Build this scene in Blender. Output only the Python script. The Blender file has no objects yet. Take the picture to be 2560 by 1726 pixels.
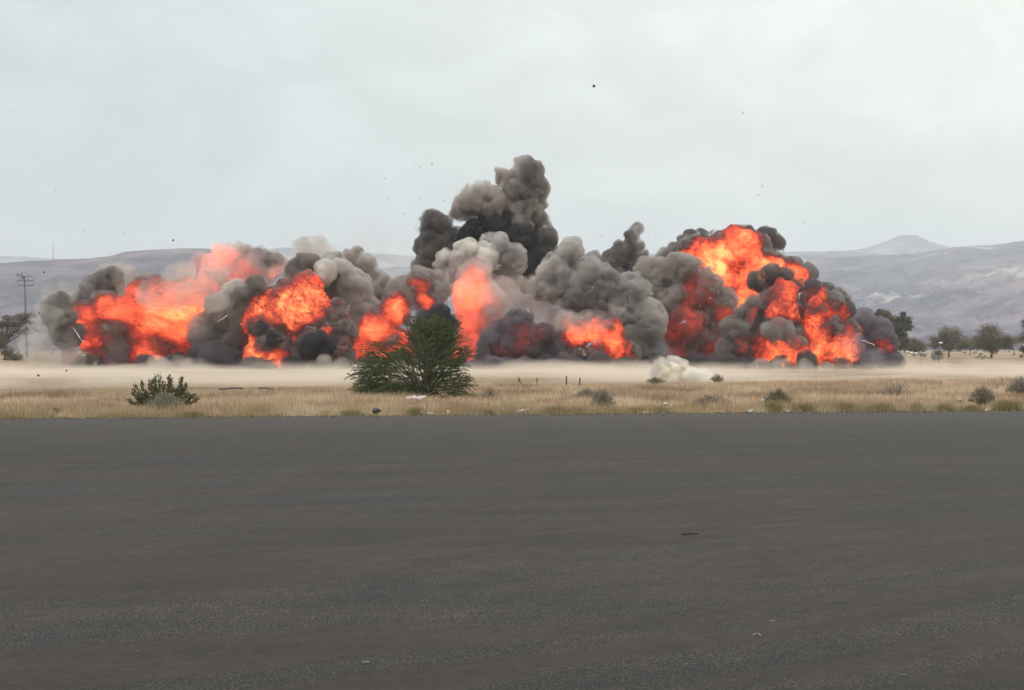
import bpy, bmesh, math, random
import numpy as np
from mathutils import Vector, Matrix

random.seed(7)
rng = np.random.default_rng(7)
S = bpy.context.scene
COL = S.collection

# ------------------------------------------------------------------ camera
F, HX, HY, EYE = 3500.0, 1280.0, 870.0, 2.2      # focal length in photo pixels, horizon row, eye height
cam_d = bpy.data.cameras.new("camera")
cam = bpy.data.objects.new("camera", cam_d)
COL.objects.link(cam)
cam.location = (0, 0, EYE)
cam.rotation_euler = (math.radians(90), 0, 0)
cam_d.sensor_width = 36.0
cam_d.lens = F / 2560 * 36
cam_d.shift_y = (HY - 863) / 2560
cam_d.clip_start = 0.1
cam_d.clip_end = 60000
S.camera = cam

# ------------------------------------------------------------------ world: bright overcast sky
SUN_EL, SUN_AZ = math.radians(58), math.radians(-60)   # azimuth from +Y towards +X
w = bpy.data.worlds.new("World")
S.world = w
w.use_nodes = True
nt = w.node_tree
N, L = nt.nodes, nt.links
N.clear()
out = N.new("ShaderNodeOutputWorld")
sky = N.new("ShaderNodeTexSky"); sky.sky_type = 'NISHITA'; sky.sun_disc = False
sky.sun_elevation = SUN_EL; sky.sun_rotation = SUN_AZ
sky.air_density = 1.5; sky.dust_density = 4
bg1 = N.new("ShaderNodeBackground"); bg1.inputs[1].default_value = 0.1
L.new(sky.outputs[0], bg1.inputs[0])
tc = N.new("ShaderNodeTexCoord")
sep = N.new("ShaderNodeSeparateXYZ"); L.new(tc.outputs["Generated"], sep.inputs[0])
rz = N.new("ShaderNodeValToRGB")                 # cloud layer brightens from the horizon upwards
L.new(sep.outputs[2], rz.inputs[0])
e = rz.color_ramp.elements
e[0].position = 0.0; e[0].color = (0.52, 0.565, 0.57, 1)
e[1].position = 1.0; e[1].color = (1.75, 1.80, 1.85, 1)
for p, c in ((0.10, (0.69, 0.755, 0.745, 1)), (0.22, (0.84, 0.905, 0.89, 1)), (0.5, (1.2, 1.25, 1.28, 1))):
    k = e.new(p); k.color = c
rx = N.new("ShaderNodeValToRGB")                 # a little whiter and warmer towards the right
mr = N.new("ShaderNodeMapRange"); mr.inputs[1].default_value = -0.4; mr.inputs[2].default_value = 0.4
L.new(sep.outputs[0], mr.inputs[0]); L.new(mr.outputs[0], rx.inputs[0])
e = rx.color_ramp.elements
e[0].color = (0.745, 0.782, 0.84, 1); e[1].color = (1.23, 1.22, 1.15, 1)
k = e.new(0.5); k.color = (0.98, 0.985, 0.965, 1)
mul = N.new("ShaderNodeMix"); mul.data_type = 'RGBA'; mul.blend_type = 'MULTIPLY'; mul.inputs[0].default_value = 1
L.new(rz.outputs[0], mul.inputs[6]); L.new(rx.outputs[0], mul.inputs[7])
mp = N.new("ShaderNodeMapping"); mp.inputs[3].default_value = (1.0, 1.0, 1.5)
L.new(tc.outputs["Generated"], mp.inputs[0])
cn = N.new("ShaderNodeTexNoise"); cn.inputs["Scale"].default_value = 9; cn.inputs["Detail"].default_value = 7
cn.inputs["Roughness"].default_value = 0.55; cn.inputs["Distortion"].default_value = 0.6
L.new(mp.outputs[0], cn.inputs["Vector"])
cm = N.new("ShaderNodeMapRange"); cm.inputs[1].default_value = 0.42; cm.inputs[2].default_value = 0.72
cm.inputs[3].default_value = 0.975; cm.inputs[4].default_value = 1.17
L.new(cn.outputs[0], cm.inputs[0])
mul2 = N.new("ShaderNodeMix"); mul2.data_type = 'RGBA'; mul2.blend_type = 'MULTIPLY'; mul2.inputs[0].default_value = 1
L.new(mul.outputs[2], mul2.inputs[6]); L.new(cm.outputs[0], mul2.inputs[7])
bg2 = N.new("ShaderNodeBackground"); L.new(mul2.outputs[2], bg2.inputs[0])
mixw = N.new("ShaderNodeMixShader"); mixw.inputs[0].default_value = 0.95
L.new(bg1.outputs[0], mixw.inputs[1]); L.new(bg2.outputs[0], mixw.inputs[2])
L.new(mixw.outputs[0], out.inputs[0])

# ------------------------------------------------------------------ sun behind thin cloud
sd = bpy.data.lights.new("sun", 'SUN'); sd.energy = 1.5; sd.angle = math.radians(12); sd.color = (1, 0.96, 0.9)
so = bpy.data.objects.new("sun", sd); COL.objects.link(so)
sdir = Vector((math.sin(SUN_AZ) * math.cos(SUN_EL), math.cos(SUN_AZ) * math.cos(SUN_EL), math.sin(SUN_EL)))
sdir = Vector((-0.45, -0.35, 0.82)).normalized()
so.rotation_euler = sdir.to_track_quat('Z', 'Y').to_euler()
sky.sun_elevation = math.asin(sdir.z); sky.sun_rotation = math.atan2(sdir.x, sdir.y)

S.view_settings.view_transform = 'Standard'
S.view_settings.look = 'None'
S.view_settings.exposure = 0
S.view_settings.gamma = 1
c = S.cycles
c.use_denoising = True
c.volume_bounces = 4
c.max_bounces = 8
c.diffuse_bounces = 2
c.glossy_bounces = 2
c.transparent_max_bounces = 64
c.volume_max_steps = 512
c.use_adaptive_sampling = True
c.adaptive_threshold = 0.015

# ------------------------------------------------------------------ helpers
def P(px, py, d):
    "the point at distance d (metres along +Y) that the photo shows at pixel px, py"
    return Vector(((px - HX) / F * d, d, EYE - (py - HY) / F * d))

def ground_d(py):
    return EYE * F / (py - HY)

def tag(o, label=None, cat=None, group=None, kind=None):
    if label: o["label"] = label
    if cat: o["category"] = cat
    if group: o["group"] = group
    if kind: o["kind"] = kind
    return o

def empty(name, loc):
    o = bpy.data.objects.new(name, None); COL.objects.link(o); o.location = loc
    o.empty_display_size = 0.3
    return o

def mesh_np(name, verts, faces_flat, loop_tot, mat, parent=None, smooth=False):
    me = bpy.data.meshes.new(name)
    verts = np.asarray(verts, dtype=np.float32)
    faces_flat = np.asarray(faces_flat, dtype=np.int32)
    loop_tot = np.asarray(loop_tot, dtype=np.int32)
    me.vertices.add(len(verts)); me.vertices.foreach_set("co", verts.ravel())
    me.loops.add(len(faces_flat)); me.loops.foreach_set("vertex_index", faces_flat)
    me.polygons.add(len(loop_tot))
    st = np.concatenate(([0], np.cumsum(loop_tot)[:-1])).astype(np.int32)
    me.polygons.foreach_set("loop_start", st)
    me.polygons.foreach_set("loop_total", loop_tot)
    if smooth:
        me.polygons.foreach_set("use_smooth", np.ones(len(loop_tot), dtype=bool))
    me.update(calc_edges=True); me.validate()
    if mat: me.materials.append(mat)
    o = bpy.data.objects.new(name, me); COL.objects.link(o)
    if parent: 
        o.parent = parent
        o.matrix_parent_inverse = Matrix.Translation(-parent.location)
    return o

def bm_obj(name, bm, mat, parent=None, smooth=False):
    me = bpy.data.meshes.new(name)
    bm.to_mesh(me); bm.free()
    if smooth:
        for p in me.polygons: p.use_smooth = True
    if mat: me.materials.append(mat)
    o = bpy.data.objects.new(name, me); COL.objects.link(o)
    if parent:
        o.parent = parent
        o.matrix_parent_inverse = Matrix.Translation(-parent.location)
    return o

def add_tube(bm, pts, rads, seg=6):
    rings = []
    for i, p in enumerate(pts):
        a = pts[max(i - 1, 0)]; b = pts[min(i + 1, len(pts) - 1)]
        t = (Vector(b) - Vector(a)).normalized()
        u = t.orthogonal().normalized(); v = t.cross(u)
        rings.append([bm.verts.new(Vector(p) + (u * math.cos(2 * math.pi * k / seg) + v * math.sin(2 * math.pi * k / seg)) * rads[i]) for k in range(seg)])
    for r0, r1 in zip(rings, rings[1:]):
        for k in range(seg):
            try: bm.faces.new((r0[k], r0[(k + 1) % seg], r1[(k + 1) % seg], r1[k]))
            except ValueError: pass
    bm.faces.new(rings[0][::-1]); bm.faces.new(rings[-1])

def add_box(bm, c, s, rot=0.0, tilt=0.0):
    r = bmesh.ops.create_cube(bm, size=1)
    M = Matrix.Translation(c) @ Matrix.Rotation(rot, 4, 'Z') @ Matrix.Rotation(tilt, 4, 'Y') @ Matrix.Diagonal((s[0], s[1], s[2], 1))
    bmesh.ops.transform(bm, matrix=M, verts=r['verts'])

# vectorised noise ---------------------------------------------------
def _hash(ix, iy, iz, k):
    h = (ix.astype(np.int64) * 73856093) ^ (iy.astype(np.int64) * 19349663) ^ (iz.astype(np.int64) * 83492791) ^ (k * 2654435761)
    h = (h ^ (h >> 13)) * 1274126177 & 0xFFFFFFFF
    h = (h ^ (h >> 16)) * 2246822519 & 0xFFFFFFFF
    return ((h ^ (h >> 15)) & 0xFFFFFF) / float(0x1000000)

def vnoise(p, seed=0):
    i = np.floor(p).astype(np.int64); f = p - i; f = f * f * (3 - 2 * f)
    r = 0
    for dx in (0, 1):
        for dy in (0, 1):
            for dz in (0, 1):
                wgt = (f[:, 0] if dx else 1 - f[:, 0]) * (f[:, 1] if dy else 1 - f[:, 1]) * (f[:, 2] if dz else 1 - f[:, 2])
                r = r + wgt * _hash(i[:, 0] + dx, i[:, 1] + dy, i[:, 2] + dz, seed)
    return r

def fbm(p, seed=0, octv=4, gain=0.5):
    a, s, r, t = 1.0, 1.0, 0, 0
    for k in range(octv):
        r = r + a * vnoise(p * s + 17.3 * k, seed + k); t += a
        a *= gain; s *= 2.03
    return r / t

def worley(p, seed=0):
    i = np.floor(p).astype(np.int64)
    best = np.full(len(p), 9.0)
    for dx in (-1, 0, 1):
        for dy in (-1, 0, 1):
            for dz in (-1, 0, 1):
                cx, cy, cz = i[:, 0] + dx, i[:, 1] + dy, i[:, 2] + dz
                q = np.stack((cx + _hash(cx, cy, cz, seed), cy + _hash(cx, cy, cz, seed + 1), cz + _hash(cx, cy, cz, seed + 2)), 1)
                best = np.minimum(best, ((q - p) ** 2).sum(1))
    return best

# materials ----------------------------------------------------------
def new_mat(name):
    m = bpy.data.materials.new(name); m.use_nodes = True
    m.node_tree.nodes.clear()
    o = m.node_tree.nodes.new("ShaderNodeOutputMaterial")
    return m, m.node_tree.nodes, m.node_tree.links, o

def ramp(N, stops, interp='LINEAR'):
    r = N.new("ShaderNodeValToRGB"); r.color_ramp.interpolation = interp
    e = r.color_ramp.elements
    e[0].position, e[0].color = stops[0][0], (*stops[0][1], 1)
    e[1].position, e[1].color = stops[-1][0], (*stops[-1][1], 1)
    for p, c in stops[1:-1]:
        k = e.new(p); k.color = (*c, 1)
    return r

def noise(N, L, vec, scale, detail=4, rough=0.5, dist=0.0):
    n = N.new("ShaderNodeTexNoise")
    n.inputs["Scale"].default_value = scale; n.inputs["Detail"].default_value = detail
    n.inputs["Roughness"].default_value = rough; n.inputs["Distortion"].default_value = dist
    if vec is not None: L.new(vec, n.inputs["Vector"])
    return n

def mapping(N, L, scale=(1, 1, 1), rot=(0, 0, 0), loc=(0, 0, 0), src="Object"):
    t = N.new("ShaderNodeTexCoord"); m = N.new("ShaderNodeMapping")
    m.inputs[1].default_value = loc; m.inputs[2].default_value = rot; m.inputs[3].default_value = scale
    L.new(t.outputs[src], m.inputs[0])
    return m.outputs[0]

def mixc(N, L, fac, a, b, mode='MIX'):
    m = N.new("ShaderNodeMix"); m.data_type = 'RGBA'; m.blend_type = mode
    for s, v in ((0, fac), (6, a), (7, b)):
        if isinstance(v, (int, float)): m.inputs[s].default_value = v
        elif isinstance(v, tuple): m.inputs[s].default_value = (*v, 1)
        else: L.new(v, m.inputs[s])
    return m.outputs[2]

def math_n(N, L, op, a, b=None, clamp=False):
    m = N.new("ShaderNodeMath"); m.operation = op; m.use_clamp = clamp
    for s, v in ((0, a), (1, b)):
        if v is None: continue
        if isinstance(v, (int, float)): m.inputs[s].default_value = v
        else: L.new(v, m.inputs[s])
    return m.outputs[0]

def surf_mat(name, color, rough=0.9, var=0.25, scale=3.0, spec=0.2, bump=0.0):
    m, N, L, o = new_mat(name)
    b = N.new("ShaderNodeBsdfPrincipled"); L.new(b.outputs[0], o.inputs[0])
    v = mapping(N, L)
    n = noise(N, L, v, scale, 5, 0.6)
    lo = tuple(x * (1 - var) for x in color); hi = tuple(min(1, x * (1 + var)) for x in color)
    r = ramp(N, [(0.3, lo), (0.7, hi)]); L.new(n.outputs[0], r.inputs[0])
    L.new(r.outputs[0], b.inputs["Base Color"])
    b.inputs["Roughness"].default_value = rough
    b.inputs["Specular IOR Level"].default_value = spec
    if bump:
        bp = N.new("ShaderNodeBump"); bp.inputs["Strength"].default_value = bump; bp.inputs["Distance"].default_value = 0.05
        L.new(n.outputs[0], bp.inputs["Height"]); L.new(bp.outputs[0], b.inputs["Normal"])
    return m

def leaf_mat(name, dark, light, scale=0.8):
    m, N, L, o = new_mat(name)
    v = mapping(N, L)
    n = noise(N, L, v, scale, 3)
    g = N.new("ShaderNodeNewGeometry")
    f = math_n(N, L, 'ADD', math_n(N, L, 'MULTIPLY', n.outputs[0], 0.5), math_n(N, L, 'MULTIPLY', g.outputs["Random Per Island"], 0.5))
    r = ramp(N, [(0.2, dark), (0.8, light)]); L.new(f, r.inputs[0])
    d = N.new("ShaderNodeBsdfDiffuse"); t = N.new("ShaderNodeBsdfTranslucent")
    L.new(r.outputs[0], d.inputs[0]); L.new(r.outputs[0], t.inputs[0])
    mx = N.new("ShaderNodeMixShader"); mx.inputs[0].default_value = 0.25
    L.new(d.outputs[0], mx.inputs[1]); L.new(t.outputs[0], mx.inputs[2]); L.new(mx.outputs[0], o.inputs[0])
    return m

# smoke: scattering medium, homogeneous unless eroded ---------------------
def smoke_mat(name, color, density=2.0, aniso=0.0, scale=0.55, lo=0.37, hi=0.60, step=0.24, flat=False):
    m, N, L, o = new_mat(name)
    pv = N.new("ShaderNodeVolumePrincipled")
    pv.inputs["Color"].default_value = (*color, 1)
    pv.inputs["Density"].default_value = density
    pv.inputs["Anisotropy"].default_value = aniso
    if not flat:
        density = density * 1.25
        v = mapping(N, L)
        n = noise(N, L, v, scale, 5, 0.62, 0.6)
        mr = N.new("ShaderNodeMapRange"); mr.inputs[1].default_value = lo; mr.inputs[2].default_value = hi
        mr.inputs[3].default_value = 0.0; mr.inputs[4].default_value = density
        L.new(n.outputs[0], mr.inputs[0]); L.new(mr.outputs[0], pv.inputs["Density"])
        n2 = noise(N, L, v, 0.16, 3, 0.6, 0.5)
        cr = ramp(N, [(0.36, tuple(x * 0.62 for x in color)), (0.5, tuple(x * 0.92 for x in color)), (0.62, tuple(min(0.97, x * 1.1) for x in color))])
        L.new(n2.outputs[0], cr.inputs[0]); L.new(cr.outputs[0], pv.inputs["Color"])
        m.cycles.volume_step_rate = step
    L.new(pv.outputs[0], o.inputs["Volume"])
    return m

def fire_mat(name, scale=0.28, soot=0.42, gain=1.0, density=3.0, stretch=(1, 1, 1), rot=(0, 0, 0), seed=0.0, step=0.12, smoke=(0.35, 0.3, 0.28), spread=0.36):
    "burning fuel: soot that glows where the turbulent field runs hot"
    m, N, L, o = new_mat(name)
    v = mapping(N, L, scale=stretch, rot=rot, loc=(seed, seed * 0.7, seed * 1.3))
    n1 = noise(N, L, v, scale, 5, 0.6, 0.8)
    n2 = noise(N, L, v, scale * 0.33, 1, 0.5, 0.3)
    t = math_n(N, L, 'ADD', math_n(N, L, 'MULTIPLY', n1.outputs[0], 0.72), math_n(N, L, 'MULTIPLY', n2.outputs[0], 0.45))
    t = math_n(N, L, 'DIVIDE', math_n(N, L, 'SUBTRACT', t, soot), spread, True)
    r = ramp(N, [(0.0, (0, 0, 0)), (0.12, (0.06, 0.003, 0.001)), (0.30, (0.50, 0.030, 0.012)), (0.50, (1.15, 0.12, 0.042)),
                 (0.72, (1.5, 0.26, 0.085)), (0.88, (1.7, 0.48, 0.16)), (1.0, (1.9, 0.85, 0.27))])
    L.new(t, r.inputs[0])
    em = N.new("ShaderNodeVolumePrincipled")
    em.inputs["Color"].default_value = (*smoke, 1)
    n3 = noise(N, L, mapping(N, L), 0.75, 4, 0.6, 0.5)
    ds = N.new("ShaderNodeMapRange"); ds.inputs[1].default_value = 0.38; ds.inputs[2].default_value = 0.52
    ds.inputs[3].default_value = density * 0.15; ds.inputs[4].default_value = density
    L.new(n3.outputs[0], ds.inputs[0]); L.new(ds.outputs[0], em.inputs["Density"])
    L.new(math_n(N, L, 'MULTIPLY', ds.outputs[0], gain), em.inputs["Emission Strength"])
    L.new(r.outputs[0], em.inputs["Emission Color"])
    L.new(em.outputs[0], o.inputs["Volume"])
    m.cycles.volume_step_rate = step
    return m

def burn_mat(name, d, hot, cold=(), scale=0.38, amp=2.2, gain=1.0, density=3.2, stretch=(1, 1, 1), rot=(0, 0, 0), seed=0.0,
             step=0.10, smoke=(0.46, 0.415, 0.39), soot=(0.12, 0.10, 0.10), detail=7, yamp=0.3, er=(0.36, 0.56), rough=0.7, thread=0.45):
    "burning cloud: fuel glows around the hot spots, soot and smoke elsewhere; turbulence shapes the limits between them"
    m, N, L, o = new_mat(name)
    flat = N.new("ShaderNodeMapping"); flat.inputs[3].default_value = (1, yamp, 1)
    t = N.new("ShaderNodeTexCoord"); L.new(t.outputs["Object"], flat.inputs[0])
    wn = noise(N, L, t.outputs["Object"], 0.28, 3, 0.55)           # warp so that the limits meander
    wsub = N.new("ShaderNodeVectorMath"); wsub.operation = 'SUBTRACT'; wsub.inputs[1].default_value = (0.5, 0.5, 0.5)
    L.new(wn.outputs["Color"], wsub.inputs[0])
    wsc = N.new("ShaderNodeVectorMath"); wsc.operation = 'SCALE'; wsc.inputs["Scale"].default_value = 3.4
    L.new(wsub.outputs[0], wsc.inputs[0])
    wadd = N.new("ShaderNodeVectorMath"); wadd.operation = 'ADD'
    L.new(flat.outputs[0], wadd.inputs[0]); L.new(wsc.outputs[0], wadd.inputs[1])
    acc = None
    for lst, sg in ((hot, 1), (cold, -1)):
        for b in lst:
            c0 = P(b[0], b[1], d); R = b[2] * d / F; st = (b[3] if len(b) > 3 else 1.0) * sg * (1.14 if sg > 0 else 1)
            dn = N.new("ShaderNodeVectorMath"); dn.operation = 'DISTANCE'
            dn.inputs[1].default_value = (c0.x, (d - 3) * yamp, c0.z)
            L.new(wadd.outputs[0], dn.inputs[0])
            mr = N.new("ShaderNodeMapRange"); mr.interpolation_type = 'SMOOTHSTEP'
            mr.inputs[1].default_value = R * 1.55; mr.inputs[2].default_value = R * 0.45
            mr.inputs[3].default_value = 0; mr.inputs[4].default_value = st
            L.new(dn.outputs["Value"], mr.inputs[0])
            acc = mr.outputs[0] if acc is None else math_n(N, L, 'MAXIMUM' if sg > 0 else 'ADD', acc, mr.outputs[0])
    v = mapping(N, L, scale=stretch, rot=rot, loc=(seed, seed * 0.7, seed * 1.3))
    n1 = noise(N, L, v, scale, detail, rough, 0.7)
    f = math_n(N, L, 'ADD', acc, math_n(N, L, 'MULTIPLY', math_n(N, L, 'SUBTRACT', n1.outputs[0], 0.5), amp))
    vn = noise(N, L, v, scale * 2.6, 4, 0.65, 1.2)                 # thin threads of soot
    th = N.new("ShaderNodeMapRange"); th.interpolation_type = 'SMOOTHSTEP'
    th.inputs[1].default_value = 0.0; th.inputs[2].default_value = 0.07; th.inputs[3].default_value = thread; th.inputs[4].default_value = 0.0
    L.new(math_n(N, L, 'ABSOLUTE', math_n(N, L, 'SUBTRACT', vn.outputs[0], 0.5)), th.inputs[0])
    f = math_n(N, L, 'SUBTRACT', f, th.outputs[0])
    fs = math_n(N, L, 'DIVIDE', f, 1.5, True)
    r = ramp(N, [(0.0, (0, 0, 0)), (0.13, (0, 0, 0)), (0.22, (0.05, 0.003, 0.002)), (0.35, (0.32, 0.019, 0.010)), (0.50, (0.90, 0.070, 0.028)),
                 (0.66, (1.2, 0.165, 0.058)), (0.82, (1.4, 0.30, 0.10)), (0.93, (1.6, 0.50, 0.16)), (1.0, (1.8, 0.80, 0.26))])
    L.new(fs, r.inputs[0])
    al = N.new("ShaderNodeMapRange"); al.inputs[1].default_value = -0.1; al.inputs[2].default_value = 0.28; L.new(f, al.inputs[0])
    col = mixc(N, L, al.outputs[0], smoke, soot)
    n3 = noise(N, L, t.outputs["Object"], 0.62, 5, 0.62, 0.5)
    ds = N.new("ShaderNodeMapRange"); ds.inputs[1].default_value = er[0]; ds.inputs[2].default_value = er[1]
    ds.inputs[3].default_value = 0; ds.inputs[4].default_value = density
    L.new(n3.outputs[0], ds.inputs[0])
    pv = N.new("ShaderNodeVolumePrincipled")
    L.new(col, pv.inputs["Color"]); L.new(ds.outputs[0], pv.inputs["Density"])
    L.new(math_n(N, L, 'MULTIPLY', ds.outputs[0], gain), pv.inputs["Emission Strength"])
    L.new(r.outputs[0], pv.inputs["Emission Color"])
    L.new(pv.outputs[0], o.inputs["Volume"])
    m.cycles.volume_step_rate = step
    return m

# ------------------------------------------------------------------ billowing clouds
def puff_mesh(name, blobs, d, mat, parent, voxel=0.2, amp=1.0, seed=0, sat=5, fine=1.0):
    "union of rounded blobs given as (px, py, radius px[, depth offset m[, vertical stretch]]) with cauliflower relief"
    bm = bmesh.new()
    rr = random.Random(seed * 31 + 5)
    for b in blobs:
        px, py, r = b[:3]
        dd = d + (b[3] if len(b) > 3 else 0)
        vs = b[4] if len(b) > 4 else 1.0
        c = P(px, py, dd); R = r * d / F
        lst = [(c, R)]
        for k in range(sat * 2):
            a = Vector((rr.gauss(0, 1), rr.gauss(0, 1), rr.gauss(0, 1))).normalized()
            q = rr.uniform(0.22, 0.55)
            lst.append((c + Vector((a.x, a.y, a.z * vs)) * R * (1.12 - q) * rr.uniform(0.85, 1.1), R * q))
        for q, (cc, Rk) in enumerate(lst):
            M = Matrix.Translation(cc) @ Matrix.Diagonal((1, 1, vs if q == 0 else 1, 1))
            bmesh.ops.create_icosphere(bm, subdivisions=3 if q == 0 else 2, radius=Rk, matrix=M)
    tmp = bpy.data.meshes.new("tmp"); bm.to_mesh(tmp); bm.free()
    o = bpy.data.objects.new("tmp", tmp); COL.objects.link(o)
    md = o.modifiers.new("r", 'REMESH'); md.mode = 'VOXEL'; md.voxel_size = voxel
    dg = bpy.context.evaluated_depsgraph_get()
    me = bpy.data.meshes.new_from_object(o.evaluated_get(dg))
    n = len(me.vertices)
    co = np.empty(n * 3, np.float32); me.vertices.foreach_get("co", co); co = co.reshape(-1, 3).astype(np.float64)
    no = np.empty(n * 3, np.float32); me.vertices.foreach_get("normal", no); no = no.reshape(-1, 3).astype(np.float64)
    wp = co + 0.5 * np.stack([vnoise(co * 0.5 + 7 * k, 90 + k) - 0.5 for k in range(3)], 1) * 2
    h = amp * (1.3 * (0.40 - worley(wp / 3.2, seed)) + 0.85 * (0.36 - worley(wp / 1.5, seed + 5)) * fine
               + 0.45 * (0.36 - worley(wp / 0.75, seed + 9)) * fine)
    co2 = co + no * h[:, None]
    co2[:, 2] = np.maximum(co2[:, 2], 0.02 + 0.05 * vnoise(co * 2, 3))
    me.vertices.foreach_set("co", co2.astype(np.float32).ravel()); me.update()
    bpy.data.objects.remove(o); bpy.data.meshes.remove(tmp)
    me.name = name
    me.materials.clear(); me.materials.append(mat)
    ob = bpy.data.objects.new(name, me); COL.objects.link(ob)
    if parent:
        ob.parent = parent
        ob.matrix_parent_inverse = Matrix.Translation(-parent.location)
    return ob

def cloud(name, label, cat, base_px, d, parts, group=None, base=None):
    root = empty(name, Vector(((base_px - HX) / F * d, d, 0)))
    tag(root, label, cat, group)
    if base:                                    # low rolling smoke where the cloud meets the ground
        rb = random.Random(int(base_px))
        gy = HY + EYE * F / (d - 2)
        blobs = [(x_ + rb.uniform(-8, 8), gy - rb.uniform(6, 18), rb.uniform(15, 24), rb.uniform(-2.5, 1.5)) for x_ in np.arange(base[0], base[1], 26)]
        puff_mesh("base_smoke", blobs, d - 2, base[2], root, seed=int(base_px) + 7, amp=.6)
    for k, (pn, mat, blobs, kw) in enumerate(parts):
        ko = dict(kw); dd = d + ko.pop('dd', 0)
        puff_mesh(pn, blobs, dd, mat, root, seed=int(base_px) + 13 * k, **ko)
    return root
#@@SETTING
#@@EXPLOSIONS
# ------------------------------------------------------------------ ground
def edge_y(x): return 44.9 + 0.164 * x            # far edge of the asphalt

m, N, L, o = new_mat("dry_soil")
b = N.new("ShaderNodeBsdfPrincipled"); L.new(b.outputs[0], o.inputs[0])
v = mapping(N, L)
n1 = noise(N, L, v, 0.06, 6, 0.6); n2 = noise(N, L, v, 1.2, 5, 0.65); n3 = noise(N, L, v, 0.006, 5, 0.6)
r1 = ramp(N, [(0.36, (0.21, 0.148, 0.095)), (0.5, (0.30, 0.225, 0.155)), (0.64, (0.40, 0.32, 0.235))]); L.new(n1.outputs[0], r1.inputs[0])
r2 = ramp(N, [(0.3, (0.75, 0.75, 0.75)), (0.7, (1.15, 1.12, 1.08))]); L.new(n2.outputs[0], r2.inputs[0])
r3 = ramp(N, [(0.35, (0.75, 0.72, 0.66)), (0.65, (1.1, 1.05, 1.0))]); L.new(n3.outputs[0], r3.inputs[0])
cc = mixc(N, L, 1.0, r1.outputs[0], r2.outputs[0], 'MULTIPLY'); cc = mixc(N, L, 1.0, cc, r3.outputs[0], 'MULTIPLY')
L.new(cc, b.inputs["Base Color"]); b.inputs["Roughness"].default_value = 0.95; b.inputs["Specular IOR Level"].default_value = 0.1
SOIL = m
# sheet with finer cells near the viewer and very gentle undulation
xs = np.concatenate((np.linspace(-4600, -400, 9), np.linspace(-300, 300, 61), np.linspace(400, 4600, 9)))
ys = np.concatenate((np.linspace(-300, 40, 6), np.linspace(50, 400, 60), np.linspace(500, 6500, 20)))
X, Y = np.meshgrid(xs, ys)
pts = np.stack((X.ravel(), Y.ravel(), np.zeros(X.size)), 1)
hz = 0.35 * (fbm(pts / 28, 4, 3) - 0.5) * np.clip((pts[:, 1] - 62 - 0.163 * pts[:, 0]) / 30, 0, 1)
pts[:, 2] = np.maximum(hz, -0.05)
nx, ny = len(xs), len(ys)
idx = np.arange(nx * ny).reshape(ny, nx)
q = np.stack((idx[:-1, :-1], idx[:-1, 1:], idx[1:, 1:], idx[1:, :-1]), -1).reshape(-1, 4)
tag(mesh_np("ground", pts, q.ravel(), np.full(len(q), 4), SOIL, smooth=True), kind="structure")

# asphalt
m, N, L, o = new_mat("old_asphalt")
b = N.new("ShaderNodeBsdfPrincipled"); L.new(b.outputs[0], o.inputs[0])
v = mapping(N, L)
v0 = mapping(N, L, rot=(0, 0, math.radians(-32)))
vs_m = N.new("ShaderNodeMapping"); vs_m.inputs[1].default_value = (3.1, 1.7, 0); vs_m.inputs[3].default_value = (0.11, 0.5, 1); L.new(v0, vs_m.inputs[0]); vs = vs_m.outputs[0]
vl = mapping(N, L, scale=(0.03, 0.5, 1), rot=(0, 0, math.radians(-9)))
patch = noise(N, L, vs, 1.0, 5, 0.6, 1.2)
pm = N.new("ShaderNodeMapRange"); pm.inputs[1].default_value = 0.48; pm.inputs[2].default_value = 0.56; L.new(patch.outputs[0], pm.inputs[0])
grain = noise(N, L, v, 48, 5, 0.8); agg = N.new("ShaderNodeTexVoronoi"); agg.inputs["Scale"].default_value = 30; L.new(v, agg.inputs["Vector"])
worn = ramp(N, [(0.38, (0.0225, 0.0180, 0.0142)), (0.62, (0.039, 0.0322, 0.0262))]); L.new(grain.outputs[0], worn.inputs[0])
rough = ramp(N, [(0.38, (0.003, 0.003, 0.0035)), (0.5, (0.0145, 0.0128, 0.0118)), (0.60, (0.092, 0.082, 0.075))]); L.new(grain.outputs[0], rough.inputs[0])
sp = ramp(N, [(0.0, (0.75, 0.75, 0.76)), (1.0, (1.25, 1.22, 1.18))]); L.new(agg.outputs["Color"], sp.inputs[0])
rc = mixc(N, L, 0.35, rough.outputs[0], sp.outputs[0], 'MULTIPLY')
cc = mixc(N, L, pm.outputs[0], worn.outputs[0], rc)
st = noise(N, L, vl, 2.2, 5, 0.6); sr = ramp(N, [(0.36, (0.87, 0.87, 0.88)), (0.64, (1.12, 1.11, 1.08))]); L.new(st.outputs[0], sr.inputs[0])
cc = mixc(N, L, 1.0, cc, sr.outputs[0], 'MULTIPLY')
bl = noise(N, L, vs, 2.3, 6, 0.65, 1.5); br = ramp(N, [(0.36, (0.78, 0.78, 0.79)), (0.64, (1.2, 1.19, 1.18))]); L.new(bl.outputs[0], br.inputs[0])
cc = mixc(N, L, 1.0, cc, br.outputs[0], 'MULTIPLY')
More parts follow.
